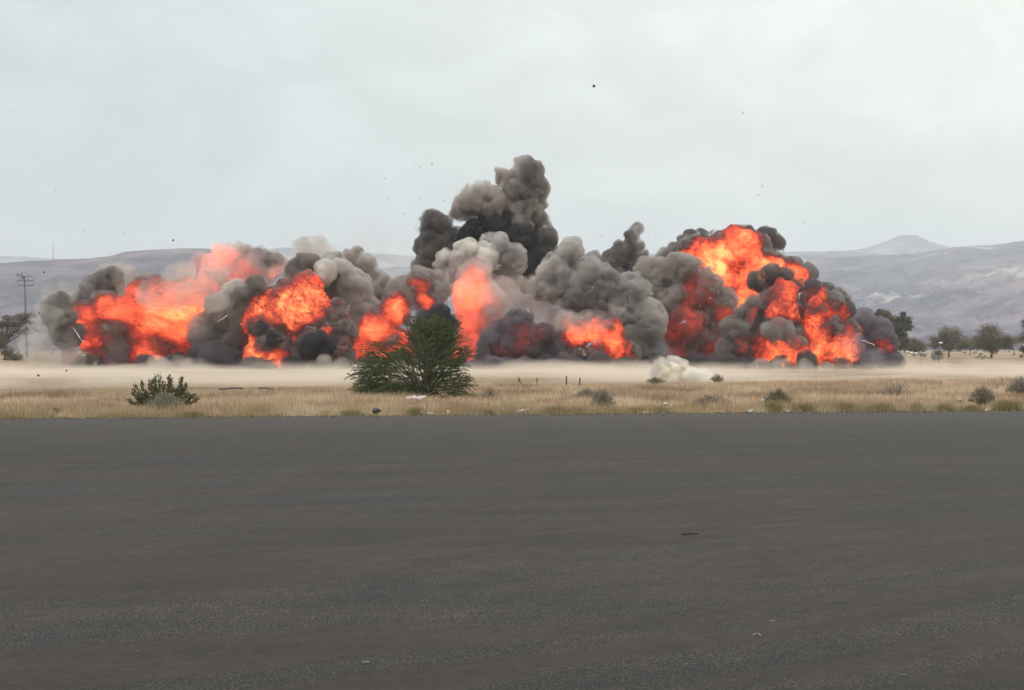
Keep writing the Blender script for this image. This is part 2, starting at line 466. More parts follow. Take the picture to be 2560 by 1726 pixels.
# pale dusty bands that run along the far edge of the tarmac
g = N.new("ShaderNodeTexCoord"); sx = N.new("ShaderNodeSeparateXYZ"); L.new(g.outputs["Object"], sx.inputs[0])
dist = math_n(N, L, 'SUBTRACT', math_n(N, L, 'ADD', math_n(N, L, 'MULTIPLY', sx.outputs[0], 0.164), 44.9), sx.outputs[1])
dm = N.new("ShaderNodeMapRange"); dm.interpolation_type = 'SMOOTHSTEP'
dm.inputs[1].default_value = 22; dm.inputs[2].default_value = 1; dm.inputs[3].default_value = 0; dm.inputs[4].default_value = 1
L.new(math_n(N, L, 'ADD', dist, math_n(N, L, 'MULTIPLY', st.outputs[0], 14)), dm.inputs[0])
cc = mixc(N, L, math_n(N, L, 'MULTIPLY', dm.outputs[0], 0.6), cc, (0.083, 0.074, 0.064))
gv = noise(N, L, v, 7, 7, 0.9); gr = ramp(N, [(0.40, (0.70, 0.70, 0.71)), (0.60, (1.36, 1.34, 1.31))]); L.new(gv.outputs[0], gr.inputs[0])
cc = mixc(N, L, 1.0, cc, gr.outputs[0], 'MULTIPLY')
cc = mixc(N, L, 1.0, cc, (1.05, 0.985, 0.905), "MULTIPLY")
L.new(cc, b.inputs["Base Color"])
b.inputs["Roughness"].default_value = 0.85; b.inputs["Specular IOR Level"].default_value = 0.25
bp = N.new("ShaderNodeBump"); bp.inputs["Strength"].default_value = 0.8; bp.inputs["Distance"].default_value = 0.01
L.new(grain.outputs[0], bp.inputs["Height"]); L.new(bp.outputs[0], b.inputs["Normal"])
ASPH = m
exs = np.concatenate((np.linspace(-400, -45, 20), np.arange(-44, 44, 0.25), np.linspace(45, 400, 20)))
jit = (fbm(np.stack((exs * 1.3, exs * 0, exs * 0), 1), 8, 4, .7) - 0.5) * 1.1
far = np.stack((exs, edge_y(exs) * (1) + jit, np.full(len(exs), 0.06)), 1)
near = np.stack((exs, np.full(len(exs), -60.0), np.full(len(exs), 0.06)), 1)
skirt = far - np.array([0, -0.04, 0.12])
k = len(exs); i = np.arange(k - 1)
q = np.concatenate((np.stack((i, i + 1, i + 1 + k, i + k), 1), np.stack((i + k, i + 1 + k, i + 1 + 2 * k, i + 2 * k), 1)))
tag(mesh_np("runway", np.concatenate((near, far, skirt)), q.ravel(), np.full(len(q), 4), ASPH), kind="structure")

# ------------------------------------------------------------------ hills
def hill_mat(name, a, b_, c_, pale=0.0, palecol=(0.62, 0.55, 0.47)):
    m, N, L, o = new_mat(name)
    b = N.new("ShaderNodeBsdfPrincipled"); L.new(b.outputs[0], o.inputs[0])
    v = mapping(N, L)
    n1 = noise(N, L, v, 0.0022, 7, 0.62, 0.5); n2 = noise(N, L, v, 0.02, 5, 0.65); n3 = noise(N, L, v, 0.0012, 3, 0.5, 1.0)
    r1 = ramp(N, [(0.32, a), (0.5, b_), (0.68, c_)]); L.new(n1.outputs[0], r1.inputs[0])
    r2 = ramp(N, [(0.3, (0.7, 0.7, 0.7)), (0.7, (1.25, 1.2, 1.15))]); L.new(n2.outputs[0], r2.inputs[0])
    cc = mixc(N, L, 1.0, r1.outputs[0], r2.outputs[0], 'MULTIPLY')
    n5 = noise(N, L, v, 0.007, 6, 0.7, 1.0); r5 = ramp(N, [(0.40, (0.36, 0.38, 0.43)), (0.60, (1.6, 1.45, 1.36))]); L.new(n5.outputs[0], r5.inputs[0]); cc = mixc(N, L, 1.0, cc, r5.outputs[0], 'MULTIPLY')
    if pale:
        n4 = noise(N, L, v, 0.0045, 6, 0.7, 0.6)
        mk = N.new("ShaderNodeMapRange"); mk.inputs[1].default_value = 0.56; mk.inputs[2].default_value = 0.64; L.new(n4.outputs[0], mk.inputs[0])
        mk2 = N.new("ShaderNodeMapRange"); mk2.inputs[1].default_value = 0.45; mk2.inputs[2].default_value = 0.6; L.new(n3.outputs[0], mk2.inputs[0])
        cc = mixc(N, L, math_n(N, L, 'MULTIPLY', math_n(N, L, 'MULTIPLY', mk.outputs[0], mk2.outputs[0]), pale), cc, palecol)
    L.new(cc, b.inputs["Base Color"]); b.inputs["Roughness"].default_value = 1.0; b.inputs["Specular IOR Level"].default_value = 0.0
    return m

def hill(name, crest, D, D0, mat, seed, rough=1.0, nx=420, ny=90, power=1.25, label=None):
    "terrain rising from distance D0 to a crest at distance D whose outline passes through the given photo points"
    cx = np.array([c[0] for c in crest], float); cy = np.array([c[1] for c in crest], float)
    px = np.linspace(cx[0], cx[-1], nx)
    ang = (HY - np.interp(px, cx, cy)) / F
    kk = np.arange(-3, 4); ker = np.exp(-kk ** 2 / 4.0); ker /= ker.sum()
    ang = np.convolve(np.pad(ang, 3, mode='edge'), ker, 'valid')
    t = np.concatenate((np.linspace(0, 1, ny), [1.05, 1.15, 1.4]))
    PXs, T = np.meshgrid(px, t); A = np.meshgrid(ang, t)[0]
    Dm = D0 + (D - D0) * T
    Xw = (PXs - HX) / F * Dm
    q = np.stack((Xw.ravel() / (D * 0.035), Dm.ravel() / (D * 0.06), np.zeros(Xw.size)), 1)
    nz = fbm(q, seed, 6, 0.55).reshape(Xw.shape)
    ridge = 1 - np.abs(2 * fbm(q * 1.7 + 5, seed + 3, 5, 0.5).reshape(Xw.shape) - 1)
    Tc = np.minimum(T, 1)
    prof = Tc ** power
    z = A * Dm * prof
    z += rough * D * 0.010 * ((nz - 0.5) * 2 + (ridge - 0.8)) * np.sin(np.pi * Tc) ** 0.7 * np.clip(A * 25, 0, 1)
    sil = fbm(np.stack((px / 14, px * 0, px * 0), 1), seed + 7, 3) - 0.5
    z += np.meshgrid(sil, t)[0] * D * 0.0006 * Tc ** 3 * rough
    z = np.where(T > 1, A * D * (1 - (T - 1) * 1.8), z)
    z = np.where(T <= 0, -2, z)
    pts = np.stack((Xw.ravel(), Dm.ravel(), z.ravel() + 2.2 * Tc.ravel()), 1)
    m_ = len(t); idx = np.arange(m_ * nx).reshape(m_, nx)
    f = np.stack((idx[:-1, :-1], idx[:-1, 1:], idx[1:, 1:], idx[1:, :-1]), -1).reshape(-1, 4)
    o = mesh_np(name, pts, f.ravel(), np.full(len(f), 4), mat, smooth=True)
    return tag(o, label=label, kind="structure")

HL = hill_mat("hill_left_scrub", (0.066, 0.062, 0.086), (0.093, 0.078, 0.10), (0.14, 0.11, 0.12))  # bluish mauve of the distance haze is put into these hill colours
HR = hill_mat("hill_right_scrub", (0.056, 0.062, 0.094), (0.092, 0.085, 0.122), (0.16, 0.125, 0.142), pale=0.6)
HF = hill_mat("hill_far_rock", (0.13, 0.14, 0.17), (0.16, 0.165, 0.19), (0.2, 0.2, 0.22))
hill("hill", [(-900, 690), (-400, 672), (0, 658), (60, 654), (140, 649), (230, 646), (280, 640), (305, 631), (350, 627), (400, 624), (460, 621), (520, 622), (600, 628), (680, 640), (780, 668), (900, 720), (1050, 790), (1150, 868)],
     2600, 900, HL, 3, label="dark scrubby ridge behind the left of the explosions")
hill("hill", [(700, 868), (800, 780), (860, 700), (930, 672), (1100, 660), (1500, 648), (1800, 640), (1985, 640), (2080, 643), (2150, 641), (2300, 634), (2370, 621), (2420, 615), (2480, 613), (2560, 602), (2750, 585), (3000, 580), (3500, 600)],
     4200, 1300, HR, 13, rough=1.3, power=1.15, nx=520, ny=120, label="broad pale hillside with sandy patches at the right")
hill("hill", [(2160, 868), (2200, 830), (2250, 798), (2290, 783), (2330, 780), (2365, 778), (2385, 788), (2420, 800), (2460, 830), (2500, 868)],
     2600, 1900, HL, 33, rough=.5, nx=80, ny=30, label="low dark knoll at the foot of the right hillside")
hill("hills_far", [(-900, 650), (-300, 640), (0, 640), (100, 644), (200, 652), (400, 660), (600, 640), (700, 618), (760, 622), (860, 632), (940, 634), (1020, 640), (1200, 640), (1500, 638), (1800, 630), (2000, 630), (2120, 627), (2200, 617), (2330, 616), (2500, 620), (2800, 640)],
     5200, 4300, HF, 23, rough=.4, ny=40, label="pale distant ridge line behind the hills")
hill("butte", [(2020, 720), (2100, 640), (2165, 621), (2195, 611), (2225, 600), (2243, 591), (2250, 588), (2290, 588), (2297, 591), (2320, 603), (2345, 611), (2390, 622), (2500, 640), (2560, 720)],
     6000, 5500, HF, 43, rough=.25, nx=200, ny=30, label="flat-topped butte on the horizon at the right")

# ------------------------------------------------------------------ dust along the ground
def dust_mat(name, color, dens, h, sc=0.12):
    m, N, L, o = new_mat(name)
    t = N.new("ShaderNodeTexCoord"); sp = N.new("ShaderNodeSeparateXYZ"); L.new(t.outputs["Object"], sp.inputs[0])
    v = mapping(N, L, scale=(0.5, 0.5, 1.6))
    n = noise(N, L, v, sc, 6, 0.68, 0.8)
    lift = math_n(N, L, 'MULTIPLY', math_n(N, L, 'SUBTRACT', n.outputs[0], 0.38), h * 8.5)
    f = math_n(N, L, 'DIVIDE', math_n(N, L, 'SUBTRACT', lift, sp.outputs[2]), h, True)
    pv = N.new("ShaderNodeVolumePrincipled"); pv.inputs["Color"].default_value = (*color, 1)
    L.new(math_n(N, L, 'MULTIPLY', f, dens), pv.inputs["Density"])
    L.new(pv.outputs[0], o.inputs["Volume"])
    m.cycles.volume_step_rate = 0.5
    return m
DUST = dust_mat("drifting_dust", (0.885, 0.79, 0.68), 0.10, 0.62, 0.12)
bm = bmesh.new()
for (x0, y0, y1, h) in ((-95, 84, 134, 3.6),):
    q = [Vector((x_, y_, z_)) for z_ in (0.02, h) for x_, y_ in ((-60, 84 - 0.42 * 60), (60, 84 + 0.34 * 60), (60, y1 + 6), (-60, y1))]
    vs_ = [bm.verts.new(p_) for p_ in q]
    for f_ in ((3, 2, 1, 0), (4, 5, 6, 7), (0, 1, 5, 4), (1, 2, 6, 5), (2, 3, 7, 6), (3, 0, 4, 7)): bm.faces.new([vs_[i_] for i_ in f_])
ob = bm_obj("dust_cloud", bm, DUST); tag(ob, "low band of pale tan dust drifting over the ground in front of the explosions", "dust", kind="stuff")

puff = empty("dust_puff", P(1690, HY + 72, 90)); puff.location.z = 0
tag(puff, "dense cream coloured dust puff standing above the dust band, centre right", "dust puff")
CREAM2 = smoke_mat("dust_cream_thin", (0.99, 0.95, 0.88), 2.0, scale=1.6, lo=.36)
CREAM = surf_mat("dust_cream", (0.78, 0.69, 0.55), 1.0, .12, 1.5, 0.0, 0.3)
cp_ = [(1665, 925, 22), (1690, 915, 21), (1650, 935, 16), (1715, 935, 20), (1735, 940, 15), (1680, 940, 24), (1655, 912, 11), (1680, 905, 11), (1710, 912, 11)]
puff_mesh("dense_dust", [(a_, b_ + 6, c_ * .5) for a_, b_, c_ in cp_], 90, CREAM, puff, voxel=.07, amp=.26, seed=4)
puff_mesh("dust_veil", cp_, 90, CREAM2, puff, voxel=.1, amp=.45, seed=6)
puff_mesh("thin_dust", [(1740, 942, 16), (1758, 942, 15), (1772, 946, 12)], 90, CREAM2, puff, voxel=.14, amp=.35, seed=5)
# ------------------------------------------------------------------ dry grass between the tarmac and the dust
def tri_blades(base, h, wid, lean, az, rs):
    n = len(base)
    side = np.stack((np.cos(az), np.sin(az), np.zeros(n)), 1) * wid[:, None]
    tip = base + np.stack((lean * np.cos(rs), lean * np.sin(rs), h), 1)
    v = np.stack((base - side, base + side, tip), 1).reshape(-1, 3)
    return v

m, N, L, o = new_mat("dry_grass")
g = N.new("ShaderNodeNewGeometry"); v = mapping(N, L)
n1 = noise(N, L, v, 0.22, 5, 0.65, 0.8); n2 = noise(N, L, v, 0.9, 4, 0.6)
r1 = ramp(N, [(0.38, (0.31, 0.215, 0.15)), (0.5, (0.50, 0.37, 0.255)), (0.62, (0.66, 0.52, 0.38))]); L.new(n1.outputs[0], r1.inputs[0])
r2 = ramp(N, [(0.0, (0.68, 0.66, 0.62)), (0.5, (1, 0.98, 0.96)), (1.0, (1.35, 1.34, 1.28))]); L.new(g.outputs["Random Per Island"], r2.inputs[0])
cc = mixc(N, L, 1.0, r1.outputs[0], r2.outputs[0], 'MULTIPLY')
t = N.new("ShaderNodeTexCoord"); sx = N.new("ShaderNodeSeparateXYZ"); L.new(t.outputs["Object"], sx.inputs[0])
dist = math_n(N, L, 'SUBTRACT', math_n(N, L, 'SUBTRACT', sx.outputs[1], math_n(N, L, 'MULTIPLY', sx.outputs[0], 0.164)), 44.9)
dm = N.new("ShaderNodeMapRange"); dm.inputs[1].default_value = 5; dm.inputs[2].default_value = 0.5; dm.inputs[3].default_value = 0; dm.inputs[4].default_value = 1
L.new(dist, dm.inputs[0])
olive = math_n(N, L, 'MULTIPLY', dm.outputs[0], math_n(N, L, 'MULTIPLY', math_n(N, L, 'SUBTRACT', n2.outputs[0], 0.33), 3.0, True), True)
cc = mixc(N, L, olive, cc, (0.33, 0.27, 0.14))
g3 = noise(N, L, v, 0.35, 3, 0.5, 1.0); gm = N.new("ShaderNodeMapRange"); gm.inputs[1].default_value = 0.60; gm.inputs[2].default_value = 0.72; L.new(g3.outputs[0], gm.inputs[0])
cc = mixc(N, L, math_n(N, L, 'MULTIPLY', gm.outputs[0], 0.6), cc, (0.23, 0.18, 0.14))
d = N.new("ShaderNodeBsdfDiffuse"); tr = N.new("ShaderNodeBsdfTranslucent"); mx = N.new("ShaderNodeMixShader"); mx.inputs[0].default_value = 0.3
L.new(cc, d.inputs[0]); L.new(cc, tr.inputs[0]); L.new(d.outputs[0], mx.inputs[1]); L.new(tr.outputs[0], mx.inputs[2]); L.new(mx.outputs[0], o.inputs[0])
GRASS = m
n = 520000
x = rng.uniform(-42, 46, n); u = rng.random(n) ** 1.15
depth = 30 + 0.42 * x + 4.5 * (fbm(np.stack((x / 5, x * 0, x * 0), 1), 55, 4) - 0.5) * 2
y = edge_y(x) - 0.35 + u * np.maximum(depth, 8)
pts = np.stack((x, y, np.zeros(n)), 1)
cl = fbm(pts / 2.2, 61, 4, 0.6); cl2 = fbm(pts * 1.8, 71, 2)
keep = rng.random(n) < np.clip((cl * 0.75 + cl2 * 0.4 - 0.44) * 6.0, 0.05, 1)
pts, cl, cl2, u = pts[keep], cl[keep], cl2[keep], u[keep]
n = len(pts)
tuft = np.clip((fbm(np.stack((pts[:, 0] * 1.1, pts[:, 1] * 1.1, pts[:, 2]), 1), 81, 2) - 0.5) * 5, 0, 1) * (np.abs(pts[:, 1] - edge_y(pts[:, 0])) < 1.6)
h = (0.12 + 0.62 * np.clip(cl - 0.25, 0, 1) + 0.16 * tuft) * rng.uniform(0.55, 1.25, n)
h = np.where(rng.random(n) < 0.02, h * 1.6, h)
h *= np.clip((pts[:, 1] - edge_y(pts[:, 0]) + 0.9) / 1.2, 0.25, 1)
wid = rng.uniform(0.006, 0.016, n)
vv = tri_blades(pts, h, wid, rng.normal(0, 0.35, n) * h, rng.uniform(-0.9, 0.9, n), rng.uniform(0, 6.28, n))
go = mesh_np("dry_grass", vv, np.arange(3 * n), np.full(n, 3), GRASS)
tag(go, kind="stuff")

# ------------------------------------------------------------------ shrubs built from twigs and leaves
def leaf_quads(c, dirv, ln, wd, roll):
    "one pointed four-corner leaf per row, each its own island"
    dirv = dirv / np.linalg.norm(dirv, axis=1, keepdims=True)
    ref = np.stack((np.cos(roll), np.sin(roll), 0.35 * np.sin(roll * 3)), 1)
    s = np.cross(dirv, ref); s /= np.linalg.norm(s, axis=1, keepdims=True) + 1e-9
    a = c; b = c + dirv * ln[:, None] * 0.5 + s * wd[:, None]; e = c + dirv * ln[:, None]; f = c + dirv * ln[:, None] * 0.5 - s * wd[:, None]
    return np.stack((a, b, e, f), 1).reshape(-1, 3)

BARK = surf_mat("bark_grey_brown", (0.11, 0.085, 0.065), 0.95, 0.3, 4)
TWIG = surf_mat("dry_twigs", (0.20, 0.165, 0.14), 0.95, 0.3, 3)

def crown(name, pts, dirs, ln, wd, mat, root):
    n = len(pts)
    v = leaf_quads(pts, dirs, ln, wd, rng.uniform(0, 6.28, n))
    return mesh_np(name, v, np.arange(4 * n), np.full(n, 4), mat, root)

def stems(name, curves, r0, mat, root, seg=5):
    bm = bmesh.new()
    for c_ in curves:
        k = len(c_)
        add_tube(bm, c_, [r0 * (1 - 0.8 * i / (k - 1)) for i in range(k)], seg)
    return bm_obj(name, bm, mat, root, True)

# the big feathery bush in front of the fire ------------------------
BD = 59.0
root = empty("thorn_bush", P(1062, 1000, BD)); root.location.z = 0
tag(root, "large feathery green thorn bush standing in the dry grass in front of the fire", "bush")
base = np.array([*root.location])
lobes = [(1085, 868, 72, 74, 7.5), (1112, 832, 40, 44, 3), (1050, 826, 34, 38, 2.6), (1082, 806, 26, 24, 1.2), (1165, 880, 18, 20, .5), (1080, 935, 85, 55, 6), (968, 925, 74, 56, 7.5), (940, 890, 42, 38, 1.3), (920, 950, 44, 38, 3.0),
         (1140, 960, 42, 32, 2.2), (1145, 895, 26, 30, 1.0), (950, 975, 62, 24, 3.2), (1000, 880, 34, 34, 1.5), (1040, 975, 60, 24, 3.5)]
wts = np.array([l[4] for l in lobes], float); wts /= wts.sum()
LP, LD, LL, LW = [], [], [], []
limb = []
rr = random.Random(3)
for k in range(1500):
    l = lobes[rng.choice(len(lobes), p=wts)]
    a = rng.normal(0, 1, 3); a /= np.linalg.norm(a); rad = rng.random() ** 0.45
    px, py = l[0] + a[0] * l[2] * rad, l[1] + a[2] * l[3] * rad
    e_ = np.array([*P(px, py, BD)]); e_[1] += a[1] * rad * 1.5; e_[2] = max(e_[2], 0.12)
    dirn = e_ - base - np.array([0, 0, 0.4]); dl = np.linalg.norm(dirn)
    dirn /= dl
    tw = rng.uniform(0.45, 0.85)                                  # twig length, arching outwards and drooping
    dr = dirn + rng.normal(0, 0.35, 3) + np.array([np.sign(dirn[0]) * 0.3, 0, 0.0])
    dr /= np.linalg.norm(dr)
    ts = np.linspace(0, 1, 15)
    pth = e_[None] + dr[None] * (ts[:, None] - 0.5) * tw + np.array([0, 0, -0.28])[None] * (ts[:, None] ** 2) * tw
    for j in range(2):
        sgn = 1 if j else -1
        s = np.cross(dr, rng.normal(0, 1, 3)); s /= np.linalg.norm(s)
        LP.append(pth); LD.append(dr[None] * 0.9 + sgn * s[None] * 0.75 + rng.normal(0, 0.2, (15, 3)))
        LL.append(rng.uniform(0.06, 0.12, 15)); LW.append(rng.uniform(0.010, 0.019, 15))
    if k % 18 == 0:
        mid = base + (e_ - base) * 0.5 + np.array([0, 0, 0.25 * dl * 0.3]) + rng.normal(0, 0.12, 3)
        limb.append([Vector(base + rng.normal(0, 0.06, 3) * [1, 1, 0]), Vector(base + (mid - base) * 0.5 + [0, 0, 0.1]), Vector(mid), Vector(e_)])
BUSHLEAF = leaf_mat("bush_leaf", (0.040, 0.050, 0.024), (0.15, 0.175, 0.085), 0.9)
crown("foliage", np.concatenate(LP), np.concatenate(LD), np.concatenate(LL), np.concatenate(LW), BUSHLEAF, root)
stems("branches", limb, 0.035, BARK, root)

# the stiff upright shrub at the left --------------------------------
SD = 48.5
root = empty("upright_shrub", P(405, 1030, SD)); root.location.z = 0
tag(root, "dark green shrub of stiff upright leafy stems at the left edge of the tarmac", "shrub")
base = np.array([*root.location])
tips = [(336, 985), (332, 1000), (345, 962), (352, 957), (363, 965), (340, 975), (378, 955), (385, 952), (372, 968), (396, 946), (405, 958), (409, 938), (416, 946), (422, 958), (430, 948), (437, 945),
        (444, 947), (450, 950), (463, 963), (470, 962), (476, 980), (482, 985), (488, 990), (491, 998), (458, 975), (355, 985), (370, 985), (390, 975), (410, 975), (430, 975), (445, 975), (400, 990), (380, 1000), (350, 1005), (425, 992), (460, 1000), (440, 1000), (470, 1005)]
LP, LD, LL, LW, st_ = [], [], [], [], []
for (px, py) in tips:
    e_ = np.array([*P(px, py, SD)]); e_[1] += rng.normal(0, 0.35)
    st = base + np.array([rng.normal(0, 0.07), rng.normal(0, 0.07), 0])
    ctrl = st + (e_ - st) * np.array([0.75, 0.75, 0.35])
    ts = np.linspace(0, 1, 9)[:, None]
    pth = (1 - ts) ** 2 * st + 2 * ts * (1 - ts) * ctrl + ts ** 2 * e_
    st_.append([Vector(p) for p in pth[::2]])
    k = 150
    tt = rng.uniform(0.15, 1.0, k)
    pp = np.stack([np.interp(tt, ts[:, 0], pth[:, q]) for q in range(3)], 1) + rng.normal(0, 0.03, (k, 3))
    tang = pth[-1] - pth[-3]; tang /= np.linalg.norm(tang)
    LP.append(pp); LD.append(tang[None] * 1.5 + rng.normal(0, 0.55, (k, 3))); LL.append(rng.uniform(0.09, 0.15, k)); LW.append(rng.uniform(0.014, 0.026, k))
crown("foliage", np.concatenate(LP), np.concatenate(LD), np.concatenate(LL), np.concatenate(LW), leaf_mat("shrub_leaf", (0.065, 0.07, 0.035), (0.20, 0.195, 0.11), 1.5), root)
stems("stems", st_, 0.022, surf_mat("shrub_stem", (0.13, 0.09, 0.06)), root)

# dry grey bushes scattered in the grass -----------------------------
GREYLEAF = leaf_mat("grey_leaf", (0.17, 0.15, 0.115), (0.32, 0.285, 0.225), 1.2)
MAUVE = leaf_mat("mauve_twig_leaf", (0.19, 0.145, 0.115), (0.35, 0.28, 0.225), 1.2)
GREENG = leaf_mat("sage_leaf", (0.13, 0.12, 0.065), (0.27, 0.24, 0.14), 1.2)
def dry_bush(name, label, cat, px, py, wpx, hpx, leafmat, nt=170, leaves=14, dome=1.0, group=None):
    d_ = ground_d(py)
    root = empty(name, P(px, py, d_)); root.location.z = 0
    tag(root, label, cat, group)
    b0 = np.array([*root.location]); W, H = wpx / 2 * d_ / F, hpx * d_ / F
    tv, cr = [], []
    LP, LD = [], []
    for k in range(nt):
        a = rng.uniform(0, 2 * math.pi); q = rng.random() ** 0.6
        e_ = b0 + np.array([math.cos(a) * W * q, math.sin(a) * W * q, H * math.sqrt(max(0.03, 1 - (q * 0.93) ** 2)) * rng.uniform(0.55, 1.05) * dome])
        e_[2] = max(0.05, e_[2])
        st = b0 + np.array([math.cos(a), math.sin(a), 0]) * W * 0.15 * q
        mid = (st + e_) / 2 + np.array([0, 0, 0.12 * H]) + rng.normal(0, 0.06 * W, 3)
        wv = 0.0035 + 0.00008 * d_
        for p0, p1, w0, w1 in ((st, mid, wv * 1.5, wv), (mid, e_, wv, wv * 0.4)):
            s = np.cross(p1 - p0, [rng.normal(), 1, rng.normal() * 0.3]); s /= np.linalg.norm(s) + 1e-9
            tv += [p0 - s * w0, p0 + s * w0, p1 + s * w1, p1 - s * w1]
        t_ = rng.uniform(0.35, 1, leaves)[:, None]
        LP.append(mid + (e_ - mid) * t_ + rng.normal(0, 0.05 * W, (leaves, 3))); LD.append(rng.normal(0, 1, (leaves, 3)) + (e_ - mid)[None])
    k = len(tv)
    mesh_np("twigs", np.array(tv), np.arange(k), np.full(k // 4, 4), TWIG, root)
    LP, LD = np.concatenate(LP), np.concatenate(LD)
    LP[:, 2] = np.maximum(LP[:, 2], 0.02)
    crown("foliage", LP, LD, rng.uniform(0.03, 0.06, len(LP)), rng.uniform(0.007, 0.014, len(LP)), leafmat, root)
    return root
GB = "dry bushes scattered in the grass strip"
dry_bush("dry_bush", "rounded grey twiggy bush in front of the dark upright shrub", "bush", 415, 1040, 100, 58, GREYLEAF, 300, 22, group=GB)
dry_bush("dry_bush", "grey leafless bush with white plastic caught in it, right of the big green bush", "bush", 1508, 1030, 70, 62, MAUVE, 190, 10, group=GB)
dry_bush("dry_bush", "low grey bush spreading behind the bush with caught plastic", "bush", 1470, 1005, 90, 34, GREYLEAF, 160, 16, group=GB)
dry_bush("dry_bush", "dark grey bush on a stalk near the right edge, beside the dark pan", "bush", 2455, 1018, 70, 56, GREYLEAF, 200, 18, group=GB)
dry_bush("dry_bush", "grey bush cut by the right edge of the photo", "bush", 2548, 992, 70, 52, GREYLEAF, 200, 16, group=GB)
dry_bush("dry_bush", "brown leafless twig bush fanning upwards in the right part of the grass", "bush", 2240, 1000, 110, 52, MAUVE, 110, 3, 1.15, group=GB)
dry_bush("dry_bush", "olive bush with white bags around it, left of centre right", "bush", 1945, 1024, 80, 52, GREENG, 220, 20, group=GB)
dry_bush("dry_bush", "low mauve bush beside the olive bush, nearer the centre", "bush", 1780, 1022, 110, 36, MAUVE, 180, 12, group=GB)
dry_bush("dry_bush", "low sage green patch of leaves at the tarmac edge, far left", "bush", 130, 1042, 60, 22, GREENG, 120, 16, group=GB)
dry_bush("dry_bush", "small dark bush at the foot of the cream dust puff", "bush", 1640, 962, 52, 20, GREENG, 130, 14, group=GB)
dry_bush("dry_bush", "small brown bush rising into the dust, right of the cream puff", "bush", 1793, 960, 40, 26, MAUVE, 120, 12, group=GB)
dry_bush("dry_bush", "thin bare bush beside the big green bush, on its right", "bush", 1225, 1000, 50, 34, MAUVE, 60, 3, 1.1, group=GB)

# green-yellow tufts along the edge of the tarmac
TUFT = leaf_mat("tuft_blade", (0.15, 0.12, 0.055), (0.33, 0.27, 0.145), 2.0)
for i, (px, w_, h_) in enumerate([(480, 90, 20), (1390, 80, 26), (1215, 60, 16), (2115, 55, 30), (2205, 70, 28), (2290, 50, 26), (2360, 60, 24), (2520, 80, 34), (1040, 55, 26), (1650, 50, 22), (1590, 50, 22), (2010, 70, 28), (1935, 60, 34), (880, 70, 20), (1440, 60, 22), (690, 60, 12), (250, 60, 10), (2430, 60, 20)]):
    x0 = (px - HX) / F * 48; d0 = edge_y(x0) + 0.35; x0 = (px - HX) / F * d0
    W, H = w_ / 2 * d0 / F, h_ * d0 / F
    n = int(w_ * 14)
    b0 = np.stack((x0 + np.clip(rng.normal(0, 0.34, n), -.8, .8) * W, d0 + rng.normal(0, 0.25, n), np.zeros(n)), 1)
    out_ = (b0[:, 0] - x0) / W
    hh = H * rng.uniform(0.45, 1.1, n) * np.exp(-out_ ** 2 * 0.5)
    side = np.stack((np.ones(n), rng.normal(0, 0.5, n), np.zeros(n)), 1) * rng.uniform(0.004, 0.009, n)[:, None]
    tip = b0 + np.stack((out_ * hh * 0.6 + rng.normal(0, 0.25, n) * hh, rng.normal(0, 0.2, n) * hh, hh), 1)
    v_ = np.stack((b0 - side, b0 + side, tip), 1).reshape(-1, 3)
    where = ["in front of the upright shrub", "left of the bush with plastic", "beside the black bag right of the big bush", "with a white stone at its foot, right part", "right part, before the brown twig bush", "third from the right edge", "second from the right edge", "nearest the right edge", "below the big green bush", "right of the small rubbish heap", "left of the small rubbish heap", "right of the white bags", "among the white bags", "left of the black bag with a tail", "touching the bush with plastic", "behind the lone white stone on the left", "leftmost on the tarmac edge", "under the dark grey bush at the right"][i]
    t_ = mesh_np("grass_tuft", v_, np.arange(3 * n), np.full(n, 3), TUFT)
    tag(t_, "yellow green grass tuft, " + where, "grass tuft", "grass tufts along the tarmac edge")

